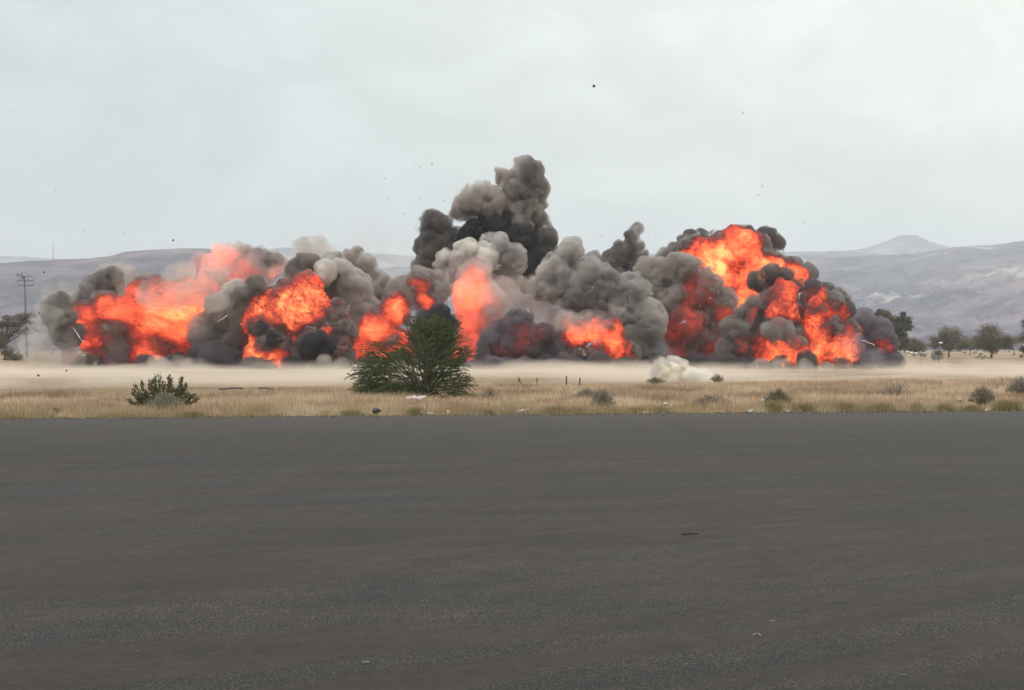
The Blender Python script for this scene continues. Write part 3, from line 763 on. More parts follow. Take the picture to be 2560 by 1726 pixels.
# ------------------------------------------------------------------ far trees
def tree(name, label, cat, basepx, d_, lobes, mat, n=5000, leaf=0.3, trunk_r=0.25, limbs=7, group=None, flat=1.0):
    root = empty(name, ((basepx - HX) / F * d_, d_, 0)); tag(root, label, cat, group)
    b0 = np.array([*root.location])
    areas = np.array([l[2] * l[3] for l in lobes], float); areas /= areas.sum()
    pts = []
    ends = []
    for l, w_ in zip(lobes, areas):
        nl = int(n * w_) + 1
        k = max(9, int(40 * w_ * len(lobes) ** 0.5))
        # clumps inside the lobe
        a = rng.normal(0, 1, (k, 3)); a /= np.linalg.norm(a, axis=1, keepdims=True); a *= rng.random((k, 1)) ** 0.4
        cen = np.stack([np.array([*P(l[0] + q[0] * l[2] * 0.85, l[1] - q[2] * l[3] * 0.8, d_)]) + np.array([0, q[1] * l[2] * d_ / F * 0.8, 0]) for q in a])
        ends += [c_ for c_ in cen[:3]]
        r_ = l[2] * d_ / F * rng.uniform(0.34, 0.62, k)
        pick = rng.integers(0, k, nl)
        off = rng.normal(0, 1, (nl, 3)); off /= np.linalg.norm(off, axis=1, keepdims=True); off *= rng.random((nl, 1)) ** 0.5
        off[:, 2] *= 0.75 * flat
        pts.append(cen[pick] + off * r_[pick][:, None])
    pts = np.concatenate(pts); pts[:, 2] = np.maximum(pts[:, 2], 0.1)
    m_ = len(pts)
    crown("crown", pts, rng.normal(0, 1, (m_, 3)), leaf * rng.uniform(0.6, 1.3, m_), leaf * rng.uniform(0.25, 0.45, m_), mat, root)
    top = b0 + np.array([0, 0, max(0.6, (pts[:, 2].mean()) * 0.55)])
    curves = [[Vector(b0), Vector((b0 + top) / 2 + rng.normal(0, 0.1, 3)), Vector(top)]]
    for e_ in (ends[i] for i in rng.permutation(len(ends))[:limbs]):
        curves.append([Vector(top - [0, 0, 0.3]), Vector((top + e_) / 2 + rng.normal(0, 0.25, 3)), Vector(e_)])
    stems("trunk", curves, trunk_r, BARK, root)
    return root
OLIVE = leaf_mat("far_leaf_olive", (0.065, 0.062, 0.037), (0.16, 0.145, 0.095), 0.25)
OLIVE2 = leaf_mat("far_leaf_grey", (0.10, 0.088, 0.06), (0.22, 0.19, 0.135), 0.25)
GT = "trees on the plain behind the explosions"
tree("tree", "tallest dark rounded tree behind the right end of the smoke", "tree", 2235, 330, [(2212, 792, 24, 26), (2252, 812, 28, 36), (2205, 835, 32, 34), (2245, 850, 28, 26), (2225, 865, 30, 20), (2190, 850, 20, 22)], OLIVE, 18000, .40, .35, 8, GT)
tree("tree", "wide round bush-like tree with a dark forked foot, near the right edge", "tree", 2478, 300, [(2480, 838, 36, 32), (2450, 855, 22, 22), (2510, 855, 24, 24), (2480, 870, 24, 18)], OLIVE2, 9000, .26, .3, 9, GT)
tree("tree", "spreading thin tree left of the widest round tree", "tree", 2372, 320, [(2368, 838, 32, 24), (2340, 855, 22, 18), (2400, 858, 24, 20), (2370, 865, 24, 16)], OLIVE2, 7500, .28, .25, 8, GT)
tree("tree", "dark tree cut off by the right edge of the photo", "tree", 2570, 290, [(2568, 815, 22, 18), (2575, 850, 28, 30), (2560, 872, 14, 14)], OLIVE, 5000, .26, .25, 5, GT)
tree("tree", "low grey tree just right of the tallest dark tree", "tree", 2285, 350, [(2285, 862, 24, 18), (2305, 868, 18, 14), (2262, 868, 18, 14)], OLIVE2, 4500, .28, .2, 5, GT)
tree("shrub", "small olive shrub on open ground below the spreading thin tree", "shrub", 2345, 215, [(2345, 888, 16, 13), (2338, 893, 10, 9)], OLIVE2, 2200, .16, .06, 4)
tree("tree", "pale low tree between the spreading thin tree and the widest round tree", "tree", 2425, 420, [(2422, 860, 24, 14), (2445, 866, 18, 10)], OLIVE2, 3500, .3, .2, 4, GT)
tree("tree", "pale distant tree between the widest round tree and the right edge", "tree", 2535, 430, [(2530, 854, 26, 18), (2510, 868, 20, 8)], OLIVE2, 3500, .3, .2, 4, GT)
tree("tree", "flat topped acacia cut off by the left edge beside the utility pole", "tree", 12, 260, [(70, 789, 26, 6), (40, 796, 34, 8), (12, 812, 26, 9), (-20, 818, 30, 10), (35, 815, 26, 6), (50, 830, 28, 7), (8, 838, 22, 10), (62, 806, 22, 3), (-30, 850, 30, 16)], OLIVE, 9000, .22, .22, 10, GT, .7)
tree("shrub", "olive brown shrub under the flat topped acacia at the left edge", "shrub", 38, 230, [(40, 893, 20, 15), (20, 885, 16, 20)], OLIVE2, 3200, .17, .08, 5)
tree("tree", "dark low tree at the extreme left edge under the acacia crown", "tree", -6, 250, [(5, 865, 18, 26), (-25, 860, 26, 30)], OLIVE, 4500, .2, .15, 5, GT)
# ground scrub on the far plain, small and uncountable
sp_, sd_ = [], []
for k in range(260):
    y0 = rng.uniform(240, 900) ; x0 = rng.uniform(-0.45, 0.45) * y0
    s = rng.uniform(0.5, 1.8); k2 = 26
    sp_.append(np.array([x0, y0, s * 0.35]) + rng.normal(0, 1, (k2, 3)) * np.array([s, s, s * 0.35]) * 0.5)
sp_ = np.concatenate(sp_); sp_[:, 2] = np.maximum(sp_[:, 2], 0.02)
so_ = crown("scrub", sp_, rng.normal(0, 1, sp_.shape), rng.uniform(0.3, 0.7, len(sp_)), rng.uniform(0.1, 0.25, len(sp_)), OLIVE2, None)
tag(so_, kind="stuff")

# ------------------------------------------------------------------ utility pole and mast
STEELG = surf_mat("weathered_pole", (0.13, 0.125, 0.13), 0.8, 0.15, 2)
PD = 290.0
root = empty("utility_pole", (P(68, 900, PD).x, PD, 0)); tag(root, "grey utility pole with three crossarms standing behind the acacia at the left", "utility pole")
bm = bmesh.new(); top = P(61, 690, PD); b0 = Vector(root.location)
add_tube(bm, [b0, b0.lerp(top, .5), top], [0.24, 0.21, 0.16], 10); bm_obj("pole", bm, STEELG, root, True)
for (xa, ya, xb, yb) in ((47, 691, 79, 691), (43, 702, 84, 703), (45, 714, 84, 714)):
    bm = bmesh.new(); a, b_ = P(xa, ya, PD - .2), P(xb, yb, PD - .2)
    add_box(bm, (a + b_) / 2, ((b_ - a).length, .12, .16)); bm_obj("crossarm", bm, STEELG, root)
for (xa, ya, r_) in ((44, 687, .22), (54, 685, .16), (57, 694, .22), (84, 699, .12), (71, 699, .12)):
    bm = bmesh.new(); a = P(xa, ya, PD - .2)
    add_tube(bm, [a + Vector((0, 0, -.35)), a, a + Vector((0, 0, r_))], [.05, r_, r_ * .5], 8); bm_obj("insulator", bm, STEELG, root, True)
for (xa, ya, xb, yb) in ((84, 702, 84, 714), (44, 702, 45, 714)):
    bm = bmesh.new(); add_tube(bm, [P(xa, ya, PD - .3), P(xb, yb, PD - .3)], [.035, .035], 5); bm_obj("brace", bm, STEELG, root)
MD = 2560.0
root = empty("radio_mast", P(133, 652, MD)); tag(root, "faint thin radio mast on the skyline of the left ridge", "mast")
bm = bmesh.new(); top = P(133, 606, MD); b0 = Vector(root.location)
for k in range(3):
    a = Vector((math.cos(k * 2.09), math.sin(k * 2.09), 0))
    add_tube(bm, [b0 + a * 1.0, top + a * .25], [.16, .12], 4)
for k in range(12):
    z0, z1 = k / 12, (k + 1) / 12
    for j in range(3):
        a = Vector((math.cos(j * 2.09), math.sin(j * 2.09), 0)); c_ = Vector((math.cos((j + 1) * 2.09), math.sin((j + 1) * 2.09), 0))
        add_tube(bm, [b0.lerp(top, z0) + a * (1 - .75 * z0), b0.lerp(top, z1) + c_ * (1 - .75 * z1)], [.07, .07], 3)
bm_obj("lattice", bm, STEELG, root)

# ------------------------------------------------------------------ stakes, planks, stones, litter
WOOD = surf_mat("old_wood", (0.075, 0.06, 0.05), 0.9, 0.3, 6)
GS = "old fence stakes at the far edge of the grass"
for px, topy, th, lab in ((1297, 944, 0, "leftmost stake, short and broken, with a second piece leaning on it"), (1341, 948, .04, "second stake from the left, short"), (1416, 940, 0, "tallest thin stake, third from the left"), (1448, 947, .05, "rightmost of the four short stakes")):
    dd = 80.0
    a = P(px, topy, dd); root = empty("fence_stake", (a.x, dd, 0)); tag(root, lab + " at the dust edge", "stake", GS)
    bm = bmesh.new(); add_tube(bm, [Vector((a.x, dd, -.05)), Vector((a.x + th, dd, max(.5, a.z)))], [.045, .035], 6); bm_obj("stake_post", bm, WOOD, root)
    if th == 0 and px < 1300:
        bm = bmesh.new(); add_tube(bm, [Vector((a.x + .22, dd + .05, -.05)), Vector((a.x - .02, dd + .05, .52))], [.035, .03], 6); bm_obj("broken_piece", bm, WOOD, root)
for x0, x1, lab in ((548, 607, "long dark plank lying at the edge of the grass, left of the other"), (646, 684, "short dark plank lying at the edge of the grass, right of the other")):
    dd = 62.0; a, b_ = P(x0, 972, dd), P(x1, 972, dd)
    bm = bmesh.new(); add_box(bm, Vector(((a.x + b_.x) / 2, dd, a.z)), (b_.x - a.x, .2, .06), rot=.03)
    bmesh.ops.subdivide_edges(bm, edges=[e_ for e_ in bm.edges if (e_.verts[0].co - e_.verts[1].co).length > .5], cuts=5)
    for vtx in bm.verts: vtx.co.z += .03 * math.sin(vtx.co.x * 5); vtx.co.y += .02 * math.sin(vtx.co.x * 9)
    tag(bm_obj("plank", bm, WOOD), lab, "plank", "dark planks in the grass")

def lump(name, label, cat, px, py, wpx, hpx, mat, seed=0, rough=.35, d_=None, lift=0.0, group=None, depth=.8, sub=3):
    if d_ is None or (44 < d_ < 51 and not lift > .12): d_ = 44.9 / (1 - .164 * (px - HX) / F) + (.06 if hpx < 6 else .22)
    c_ = P(px, py, d_); W, H = wpx * d_ / F, hpx * d_ / F
    z0 = lift if lift else 0.06 * (d_ < edge_y(c_.x))
    bm = bmesh.new(); bmesh.ops.create_icosphere(bm, subdivisions=sub, radius=.5)
    co = np.array([v_.co[:] for v_ in bm.verts])
    hn = (fbm(co * 3.1 + seed, seed, 3) - .5) * 2 * rough + (.3 - worley(co * 2.6 + seed, seed)) * rough * .6
    for v_, k in zip(bm.verts, hn):
        v_.co *= 1 + k
    co = np.array([v_.co[:] for v_ in bm.verts]); mn, mx_ = co.min(0), co.max(0)
    for v_ in bm.verts:
        p_ = v_.co
        v_.co = Vector((c_.x + ((p_.x - mn[0]) / (mx_[0] - mn[0]) - .5) * W, d_ + ((p_.y - mn[1]) / (mx_[1] - mn[1]) - .5) * W * depth, z0 - .01 + (p_.z - mn[2]) / (mx_[2] - mn[2]) * H))
    return tag(bm_obj(name, bm, mat, None, True), label, cat, group)

def sheet(name, label, cat, px, py, wpx, hpx, mat, seed=0, group=None, zc=0.0, d_=None):
    "a crumpled piece of film or paper standing in the grass"
    if d_ is None or (py >= 1024 and d_ < 50): d_ = 44.9 / (1 - .164 * (px - HX) / F) + .2
    c_ = P(px, py, d_); W, H = wpx * d_ / F, hpx * d_ / F
    bm = bmesh.new(); bmesh.ops.create_grid(bm, x_segments=9, y_segments=7, size=.5)
    co = np.array([v_.co[:] for v_ in bm.verts])
    nn = [fbm(co * 3 + seed * 3.3 + 9 * k, seed + k, 3) - .5 for k in range(3)]
    for i, v_ in enumerate(bm.verts):
        x_, y_ = v_.co.x, v_.co.y
        v_.co = Vector((c_.x + (x_ + nn[0][i] * .7) * W, d_ + nn[1][i] * W * .9, max(.02, zc + .03 + (y_ + .5 + nn[2][i] * .9) * H)))
    bmesh.ops.solidify(bm, geom=bm.faces[:], thickness=.004)
    return tag(bm_obj(name, bm, mat, None, False), label, cat, group)

BLACK = surf_mat("black_plastic", (0.012, 0.012, 0.014), 0.4, 0.2, 5, 0.5)
WHITE = surf_mat("white_plastic", (0.62, 0.60, 0.57), 0.6, 0.12, 6, 0.4)
PINK = surf_mat("pinkish_plastic", (0.55, 0.44, 0.42), 0.6, 0.15, 6, 0.4)
STONE = surf_mat("pale_stone", (0.50, 0.46, 0.40), 0.9, 0.2, 9, 0.2, .4)
DSTONE = surf_mat("dark_stone", (0.035, 0.033, 0.032), 0.9, 0.3, 9, 0.2, .4)
root = empty("black_bag", P(942, 1030, 48)); root.location.z = 0
tag(root, "black plastic bag with a pointed tail at the tarmac edge below the big bush", "bag")
bag = lump("bag_body", None, None, 941, 1028, 21, 17, BLACK, 3, .3, d_=45.1, lift=.10)
tail = lump("bag_tail", None, None, 953, 1023, 10, 4, BLACK, 4, .2, d_=45.1, lift=.17)
for q_ in (bag, tail):
    q_.parent = root; q_.matrix_parent_inverse = Matrix.Translation(-root.location)
for q_ in (bag, tail):
    for k_ in ("label", "category"):
        if k_ in q_: del q_[k_]
GL = "litter along the tarmac edge"
lump("black_bag", "squat black bag right of the big green bush at the tarmac edge", "bag", 1224, 1030, 20, 17, BLACK, 8, .3, d_=47.7, group=GL)
lump("black_bag", "small black scrap just right of the squat black bag", "rubbish", 1276, 1031, 9, 8, BLACK, 9, .3, d_=47.7, group=GL)
lump("stone", "lone white stone on the tarmac edge, left of the big bush", "stone", 733, 1038, 12, 7, STONE, 5, .2, d_=45.5)
lump("stone", "large pale stone on the tarmac edge under the dark grey bush at the right", "stone", 2468, 1027, 16, 9, STONE, 6, .2, d_=48.3)
lump("stone", "small pale stone by the tuft in the right part of the edge", "stone", 2116, 1027, 9, 5, STONE, 7, .2, d_=48.2)
lump("stone", "tiny pale stone between the two right tufts", "stone", 2272, 1027, 6, 4, STONE, 8, .2, d_=48.4)
lump("stone", "tiny white stone right of the black scrap", "stone", 1333, 1030, 6, 4, STONE, 9, .2, d_=46.9)
lump("stone", "flat white scrap under the tailed black bag", "stone", 951, 1034, 9, 3, WHITE, 10, .2, d_=46.3)
lump("white_bag", "white bag heap in front of the small dark heap, right of centre", "bag", 1612, 1029, 16, 10, WHITE, 11, .35, d_=48.0, group=GL)
lump("rubbish_heap", "small dark brown rubbish heap beside the white bag", "rubbish", 1632, 1029, 18, 8, surf_mat("brown_rubbish", (0.045, 0.035, 0.03)), 12, .35, d_=48.3, group=GL)
lump("rubbish_heap", "flat dark rubbish heap further right of the white bag", "rubbish", 1683, 1029, 24, 8, surf_mat("dark_rubbish", (0.06, 0.05, 0.04)), 13, .35, d_=48.4, group=GL)
lump("dark_pan", "dark metal pan on a stick in front of the right grey bush", "pan", 2400, 1003, 22, 8, BLACK, 14, .15, d_=52, lift=.16)
sheet("plastic_sheet", "tangle of pinkish white plastic film at the foot of the big bush", "plastic film", 1042, 1010, 40, 14, PINK, 1, GL, .12, 54)
sheet("plastic_sheet", "thin white strip left end of the tangle by the big bush", "plastic film", 1024, 1008, 14, 6, WHITE, 2, GL, .22, 54)
sheet("paper_scrap", "upright white paper scrap right of the tailed black bag", "paper", 1055, 1030, 8, 12, WHITE, 3, GL, 0, 48)
sheet("paper_scrap", "slanted pale paper scrap beside the upright one", "paper", 1076, 1030, 14, 8, WHITE, 4, GL, 0, 48)
sheet("paper_scrap", "narrow cream strip standing between the two black bags", "paper", 1121, 1030, 7, 13, WHITE, 5, GL, 0, 48)
sheet("plastic_sheet", "pinkish bag torn open on the grass right of the squat black bag", "plastic film", 1302, 1026, 26, 16, PINK, 6, GL, 0, 49.5)
sheet("plastic_sheet", "crumpled white plastic caught in the grey leafless bush", "plastic film", 1512, 1010, 34, 20, WHITE, 7, GL, .2, 48.6)
sheet("plastic_sheet", "small white plastic shred above the caught plastic", "plastic film", 1528, 995, 10, 12, WHITE, 8, GL, .35, 48.6)
sheet("plastic_sheet", "cream plastic strip over the flat dark rubbish heap", "plastic film", 1668, 1020, 22, 9, WHITE, 9, GL, .1, 49.5)
sheet("white_bag", "white bag lying on top of the olive bush", "bag", 1914, 1006, 18, 10, WHITE, 10, GL, .28, 50.2)
sheet("paper_scrap", "folded white scrap at the left foot of the olive bush", "paper", 1880, 1028, 14, 12, WHITE, 11, GL, 0, 48.4)
sheet("paper_scrap", "long flat cream strip under the olive bush", "paper", 1915, 1029, 34, 4, WHITE, 12, GL, 0, 48.2)
sheet("paper_scrap", "slanting white strip right of the long flat strip", "paper", 1938, 1026, 14, 10, WHITE, 13, GL, 0, 48.6)
sheet("white_bag", "crumpled white bag at the right foot of the olive bush", "bag", 1962, 1028, 22, 12, WHITE, 14, GL, 0, 48.5)
sheet("paper_scrap", "pinkish white scrap high in the grass near the right edge", "paper", 2503, 976, 10, 10, PINK, 15, GL, .15, 68)
sheet("paper_scrap", "faint pink scrap in the grass left of the dark pan", "paper", 2278, 1008, 18, 8, PINK, 16, GL, .1, 53)
for i, (px, py, w_, h_) in enumerate([(2268, 880, 9, 6), (2280, 883, 9, 7), (2290, 884, 8, 6), (2274, 890, 8, 4), (2352, 858, 12, 5)]):
    lump("white_boulder", ["white boulder, leftmost at the right end of the smoke", "middle white boulder right of the smoke end", "rightmost white boulder of the far row", "low white boulder in front of the far row", "pale flat boulder under the spreading thin tree"][i],
         "boulder", px, py + h_ / 2, w_, h_, WHITE, 30 + i, .25, d_=300, lift=.01 + max(0, P(px, py + h_ / 2, 300).z), group="white boulders on the far plain")

# on the tarmac ------------------------------------------------------
rp = [(186, 1333), (298, 1530), (270, 1535), (62, 1590), (82, 1585), (546, 1520), (338, 1543), (668, 1590), (890, 1640), (492, 1625), (345, 1630), (1145, 1415), (1232, 1318), (1952, 1356), (2047, 1338), (2375, 1353), (2390, 1410),
      (1458, 1510), (1755, 1553), (1862, 1580), (2440, 1495), (2320, 1640), (2265, 1585), (10, 1534), (1010, 1575), (2040, 1680), (1620, 1207), (720, 1160), (1480, 1279), (1303, 1716), (2275, 1640), (1595, 1505), (84, 1590), (860, 1230)]
ps = lump("pebble", "small dark pebble lying on the tarmac", "pebble", 0, 1600, 7, 5, BLACK, 50, .3, d_=10, sub=2, group="dark pebbles on the tarmac")
me0 = ps.data; c0 = Vector(((0 - HX) / F * 10, 10, 0.06))
for v_ in me0.vertices: v_.co = v_.co - c0
for i, (px, py) in enumerate(rp):
    q_ = ps if i == 0 else ps.copy()
    if i: COL.objects.link(q_)
    d_ = (EYE - .06) * F / (py - HY); s = rng.uniform(1.0, 2.6)
    q_.location = ((px - HX) / F * d_, d_, .06); q_.scale = (s, s, s); q_.rotation_euler.z = rng.uniform(0, 6)
wp_ = [(202, 1462), (265, 1540), (1684, 1283), (2012, 1197), (2080, 1274), (2018, 1278), (748, 1644), (457, 1261), (1738, 1199), (1720, 1431), (2362, 1343), (2475, 1378), (30, 1455)]
ws = lump("chip", "small white chip lying on the tarmac", "chip", 0, 1600, 6, 3, WHITE, 51, .3, d_=10, sub=2, group="white chips on the tarmac")
for v_ in ws.data.vertices: v_.co = v_.co - c0
for i, (px, py) in enumerate(wp_):
    q_ = ws if i == 0 else ws.copy()
    if i: COL.objects.link(q_)
    d_ = (EYE - .06) * F / (py - HY); s = rng.uniform(.8, 1.5) * max(1, d_ / 13)
    q_.location = ((px - HX) / F * d_, d_, .06); q_.scale = (s, s, s); q_.rotation_euler.z = rng.uniform(0, 6)
SHAV = surf_mat("dusty_white_shaving", (0.36, 0.35, 0.33), .9, .1, 5, .2)
# loose grit and crumbled asphalt spilling over the edge
gx = rng.uniform(-30, 32, 5200); gy = edge_y(gx) - np.abs(rng.normal(0, .55, 5200)) * (0.4 + 1.2 * fbm(np.stack((gx * .7, gx * 0, gx * 0), 1), 5, 3)) + .15
gp = np.stack((gx, gy, np.full(5200, .066)), 1)
gd = rng.normal(0, 1, (5200, 3)) * [1, 1, .35] + [0, 0, .25]
gm_ = surf_mat("grit", (0.19, 0.155, 0.115), .95, .5, 14, .1)
go_ = crown("gravel", gp, gd, rng.uniform(.02, .075, 5200), rng.uniform(.012, .035, 5200), gm_, None)
tag(go_, kind="stuff")
def on_tarmac(px, py):
    d_ = (EYE - .06) * F / (py - HY); return Vector(((px - HX) / F * d_, d_, .06))
bm = bmesh.new(); a, b_ = on_tarmac(1704, 1338), on_tarmac(1748, 1337)
add_tube(bm, [a + Vector((0, 0, .012)), a.lerp(b_, .5) + Vector((0, 0, .02)), b_ + Vector((0, 0, .012))], [.012, .013, .006], 6)
tag(bm_obj("stick", bm, WOOD), "short dark stick lying on the tarmac, right of centre", "stick")
bm = bmesh.new(); pts_ = [on_tarmac(1892 + 9 * math.cos(t_ * math.pi), 1592 - 6 * math.sin(t_ * math.pi)) + Vector((0, 0, .008)) for t_ in np.linspace(0, 1, 9)]
add_tube(bm, pts_, [.0022] * 9, 5); tag(bm_obj("curved_shaving", bm, SHAV), "larger white curved shaving on the near tarmac at the right", "shaving")
bm = bmesh.new(); pts_ = [on_tarmac(1931 + 6 * math.cos(t_ * math.pi), 1552 + 4 * math.sin(t_ * math.pi)) + Vector((0, 0, .007)) for t_ in np.linspace(0, 1, 7)]
add_tube(bm, pts_, [.0016] * 7, 5); tag(bm_obj("curved_shaving", bm, SHAV), "smaller white curved shaving above the larger one", "shaving")
bm = bmesh.new(); add_box(bm, on_tarmac(914, 1659) + Vector((0, 0, .006)), (.05, .03, .012), .2); bmesh.ops.bevel(bm, geom=bm.edges[:], offset=.003, segments=2, affect='EDGES')
tag(bm_obj("shard", bm, surf_mat("green_glass", (0.13, 0.145, 0.125), .6, .1, 5, .3)), "pale green shard lying on the near tarmac, left of centre", "shard")

# ------------------------------------------------------------------ flying debris
deb = [(433, 601, 3.2), (1080, 409, 2.2), (1051, 420, 1.5), (1035, 414, 1.2), (110, 681, 3), (98, 783, 3), (96, 939, 4), (166, 927, 3), (32, 275, 1.6), (210, 580, 1.6), (1857, 283, 2.2), (1906, 466, 2), (1895, 488, 1.8), (1543, 222, 1.3), (2010, 558, 1.6),
       (962, 447, 1.5), (972, 500, 1.6), (1008, 535, 1.5), (1052, 497, 1.6), (1108, 502, 1.6), (920, 478, 1.2), (880, 510, 1.4), (820, 540, 1.3), (312, 583, 1.5), (139, 477, 1.6), (125, 560, 1.4), (720, 83, 1.3), (1640, 590, 1.4), (1505, 592, 1.4), (590, 240, 1.4), (463, 582, 1.2),
       (1145, 480, 1.3), (1120, 535, 1.3), (1040, 560, 1.2), (990, 575, 1.2), (860, 575, 1.2), (700, 505, 1.2), (1640, 545, 1.2), (1463, 80, 1.3), (655, 310, 1.1), (2330, 740, 1.6)]
big = lump("debris_chunk", "largest dark chunk flying high in the sky right of the centre", "debris", 1485, 219, 7, 7, DSTONE, 60, .4, d_=120, lift=P(1485, 219, 120).z, sub=2)
DEBM = surf_mat("debris_char", (0.09, 0.08, 0.075)); ds_ = lump("debris_chunk", "dark speck of debris flying in the air", "debris", 1280, 870, 7, 7, DEBM, 61, .45, d_=120, lift=1.0, sub=2, group="debris specks thrown into the air")
cc0 = Vector((0, 120, 1.1))
for v_ in ds_.data.vertices: v_.co = v_.co - cc0
for i, (px, py, r_) in enumerate(deb):
    q_ = ds_ if i == 0 else ds_.copy()
    if i: COL.objects.link(q_)
    dd = rng.uniform(95, 130) if py < 900 else 76
    q_.location = P(px, py, dd); s = .78 * r_ / 3.5 * dd / 120; q_.scale = (s, s * 1.3, s); q_.rotation_euler = tuple(rng.uniform(0, 6, 3))

# bright fragments trailing white smoke
TRAIL = surf_mat("white_trail", (0.85, 0.78, 0.75), .9, .1, 3)
for pts_, lab, r_ in (([(177, 816), (184, 823), (192, 834), (200, 845), (205, 852), (211, 854)], "white smoking fragment trail over the red left end of the large left fireball", .05),
                     ([(545, 804), (552, 799), (560, 794), (569, 788)], "thin white streak over the slanted grey smoke column", .035),
                     ([(2154, 852), (2162, 853), (2170, 857), (2180, 859), (2186, 864)], "pinkish white streak on the violet smoke at the right end", .04)):
    bm = bmesh.new(); dd = 140.0
    add_tube(bm, [P(x_ + rng.normal(0, .6), y_ + rng.normal(0, .6), dd) for x_, y_ in pts_], [r_ * (.4 + .6 * k / len(pts_)) for k in range(len(pts_))], 6)
    tag(bm_obj("smoking_fragment", bm, TRAIL, None, True), lab, "fragment")
# ------------------------------------------------------------------ the row of explosions
GREY = smoke_mat("smoke_grey", (0.655, 0.612, 0.58), 3.2)
GREYD = smoke_mat("smoke_dark_grey", (0.40, 0.36, 0.335), 3.4)
LIGHT = smoke_mat("smoke_light", (0.86, 0.82, 0.76), 2.8)
BROWN = smoke_mat("smoke_brown", (0.57, 0.505, 0.46), 2.8)
DARK = smoke_mat("smoke_black", (0.13, 0.115, 0.12), 5)
TAN = smoke_mat("smoke_tan", (0.82, 0.74, 0.67), 0.6)
TAN2 = smoke_mat("smoke_tan_veil", (0.88, 0.76, 0.70), 0.20, lo=.3, hi=.6)
BROWN2 = smoke_mat("smoke_tan_dense", (0.70, 0.60, 0.54), 0.6)
SOOTY = smoke_mat("smoke_sooty", (0.25, 0.225, 0.22), 3.4)
THIN = smoke_mat("smoke_thin_grey", (0.74, 0.71, 0.67), 0.26)
VIOLET = smoke_mat("smoke_violet_grey", (0.26, 0.23, 0.255), 2.6)
BLUE = smoke_mat("smoke_blue_grey", (0.62, 0.63, 0.72), 0.16)

G = "explosions in the row of fireballs and smoke"
# leftmost small plume
cloud("smoke_plume", "small dark smoke plume with pale wispy top at the far left of the row", "smoke plume", 150, 146, [
    ("smoke_puff", GREYD, [(150, 800, 34, 0, 1.4), (140, 765, 26), (172, 840, 30)], {}),
    ("pale_smoke", THIN, [(150, 745, 34), (125, 800, 34, -1), (100, 860, 50, 0, .9), (160, 890, 45)], {'dd': -1}),
], G)
cloud("smoke_plume", "grey smoke plume rising above the left side of the largest left fireball", "smoke plume", 250, 154, [
    ("smoke_puff", GREYD, [(240, 725, 38), (215, 760, 36), (265, 700, 32)], {}),
    ("pale_smoke", TAN, [(300, 700, 38), (275, 680, 24), (320, 735, 40)], {'dd': 1}),
], G)
cloud("fireball", "large soft orange fireball leaning right, leftmost fireball of the row", "fireball", 370, 150, [
    ("flame", burn_mat("fire_left", 150, [(440, 790, 90, 1.15), (490, 745, 60, 1.0), (380, 850, 70, .95), (420, 815, 42, 1.22), (340, 765, 60, .8), (400, 705, 26, .8), (225, 800, 54, .78), (235, 860, 50, .72), (275, 905, 26, .8), (300, 770, 56, .85), (175, 898, 30, .45), (450, 880, 40, .7)],
        [(315, 850, 42, .75), (425, 862, 34, .6), (250, 900, 30, .3), (420, 745, 16, .4)], scale=.26, amp=2.4, density=1.3, stretch=(.8, 1, 1.5), rot=(0, -.6, 0), seed=3, step=.07, detail=5, er=(.30, .52)),
        [(410, 790, 88), (470, 765, 72, 1), (340, 800, 70), (370, 745, 52), (430, 860, 52), (510, 735, 44, 1), (222, 800, 44), (240, 850, 44), (205, 835, 30), (265, 770, 40), (285, 885, 44), (340, 880, 44), (385, 705, 22), (410, 708, 20), (175, 897, 26)], {'amp': .8}),
    ("smoke_veil", TAN2, [(455, 715, 60), (520, 725, 50), (390, 745, 44), (540, 700, 45)], {'dd': -7}),
], G, base=(200, 470, VIOLET))
cloud("smoke_cloud", "pinkish smoke cloud lit by flame on top, behind the leftmost fireball", "smoke cloud", 580, 162, [
    ("smoke_puff", burn_mat("fire_pink", 162, [(545, 645, 44, .85), (700, 680, 26, .9), (600, 700, 60, .45), (520, 690, 40, .5), (640, 690, 30, .4)], [(660, 650, 30, .4)], scale=.3, amp=2.2, density=1.1, smoke=(.62, .55, .52), soot=(.72, .62, .58), seed=9, er=(.34, .54), step=.07),
        [(520, 675, 44), (590, 690, 60), (640, 680, 48), (555, 645, 32), (605, 645, 30), (645, 645, 24), (690, 660, 26), (470, 700, 30)], {}),
    ("dark_smoke", GREYD, [(640, 640, 18), (668, 652, 22), (695, 652, 18), (610, 632, 14), (500, 655, 14)], {'dd': 1, 'sat': 4, 'amp': .6}),
], G)
cloud("smoke_column", "slanted grey smoke column between the two left fireballs", "smoke column", 540, 149, [
    ("smoke_puff", GREY, [(560, 780, 52), (520, 830, 50), (590, 740, 34), (600, 850, 55), (560, 900, 40)], {'amp': .6}),
    ("dark_smoke", VIOLET, [(520, 890, 48), (570, 910, 38), (490, 915, 30), (610, 920, 36)], {'dd': -4, 'amp': .6}),
], G, base=(470, 630, VIOLET))
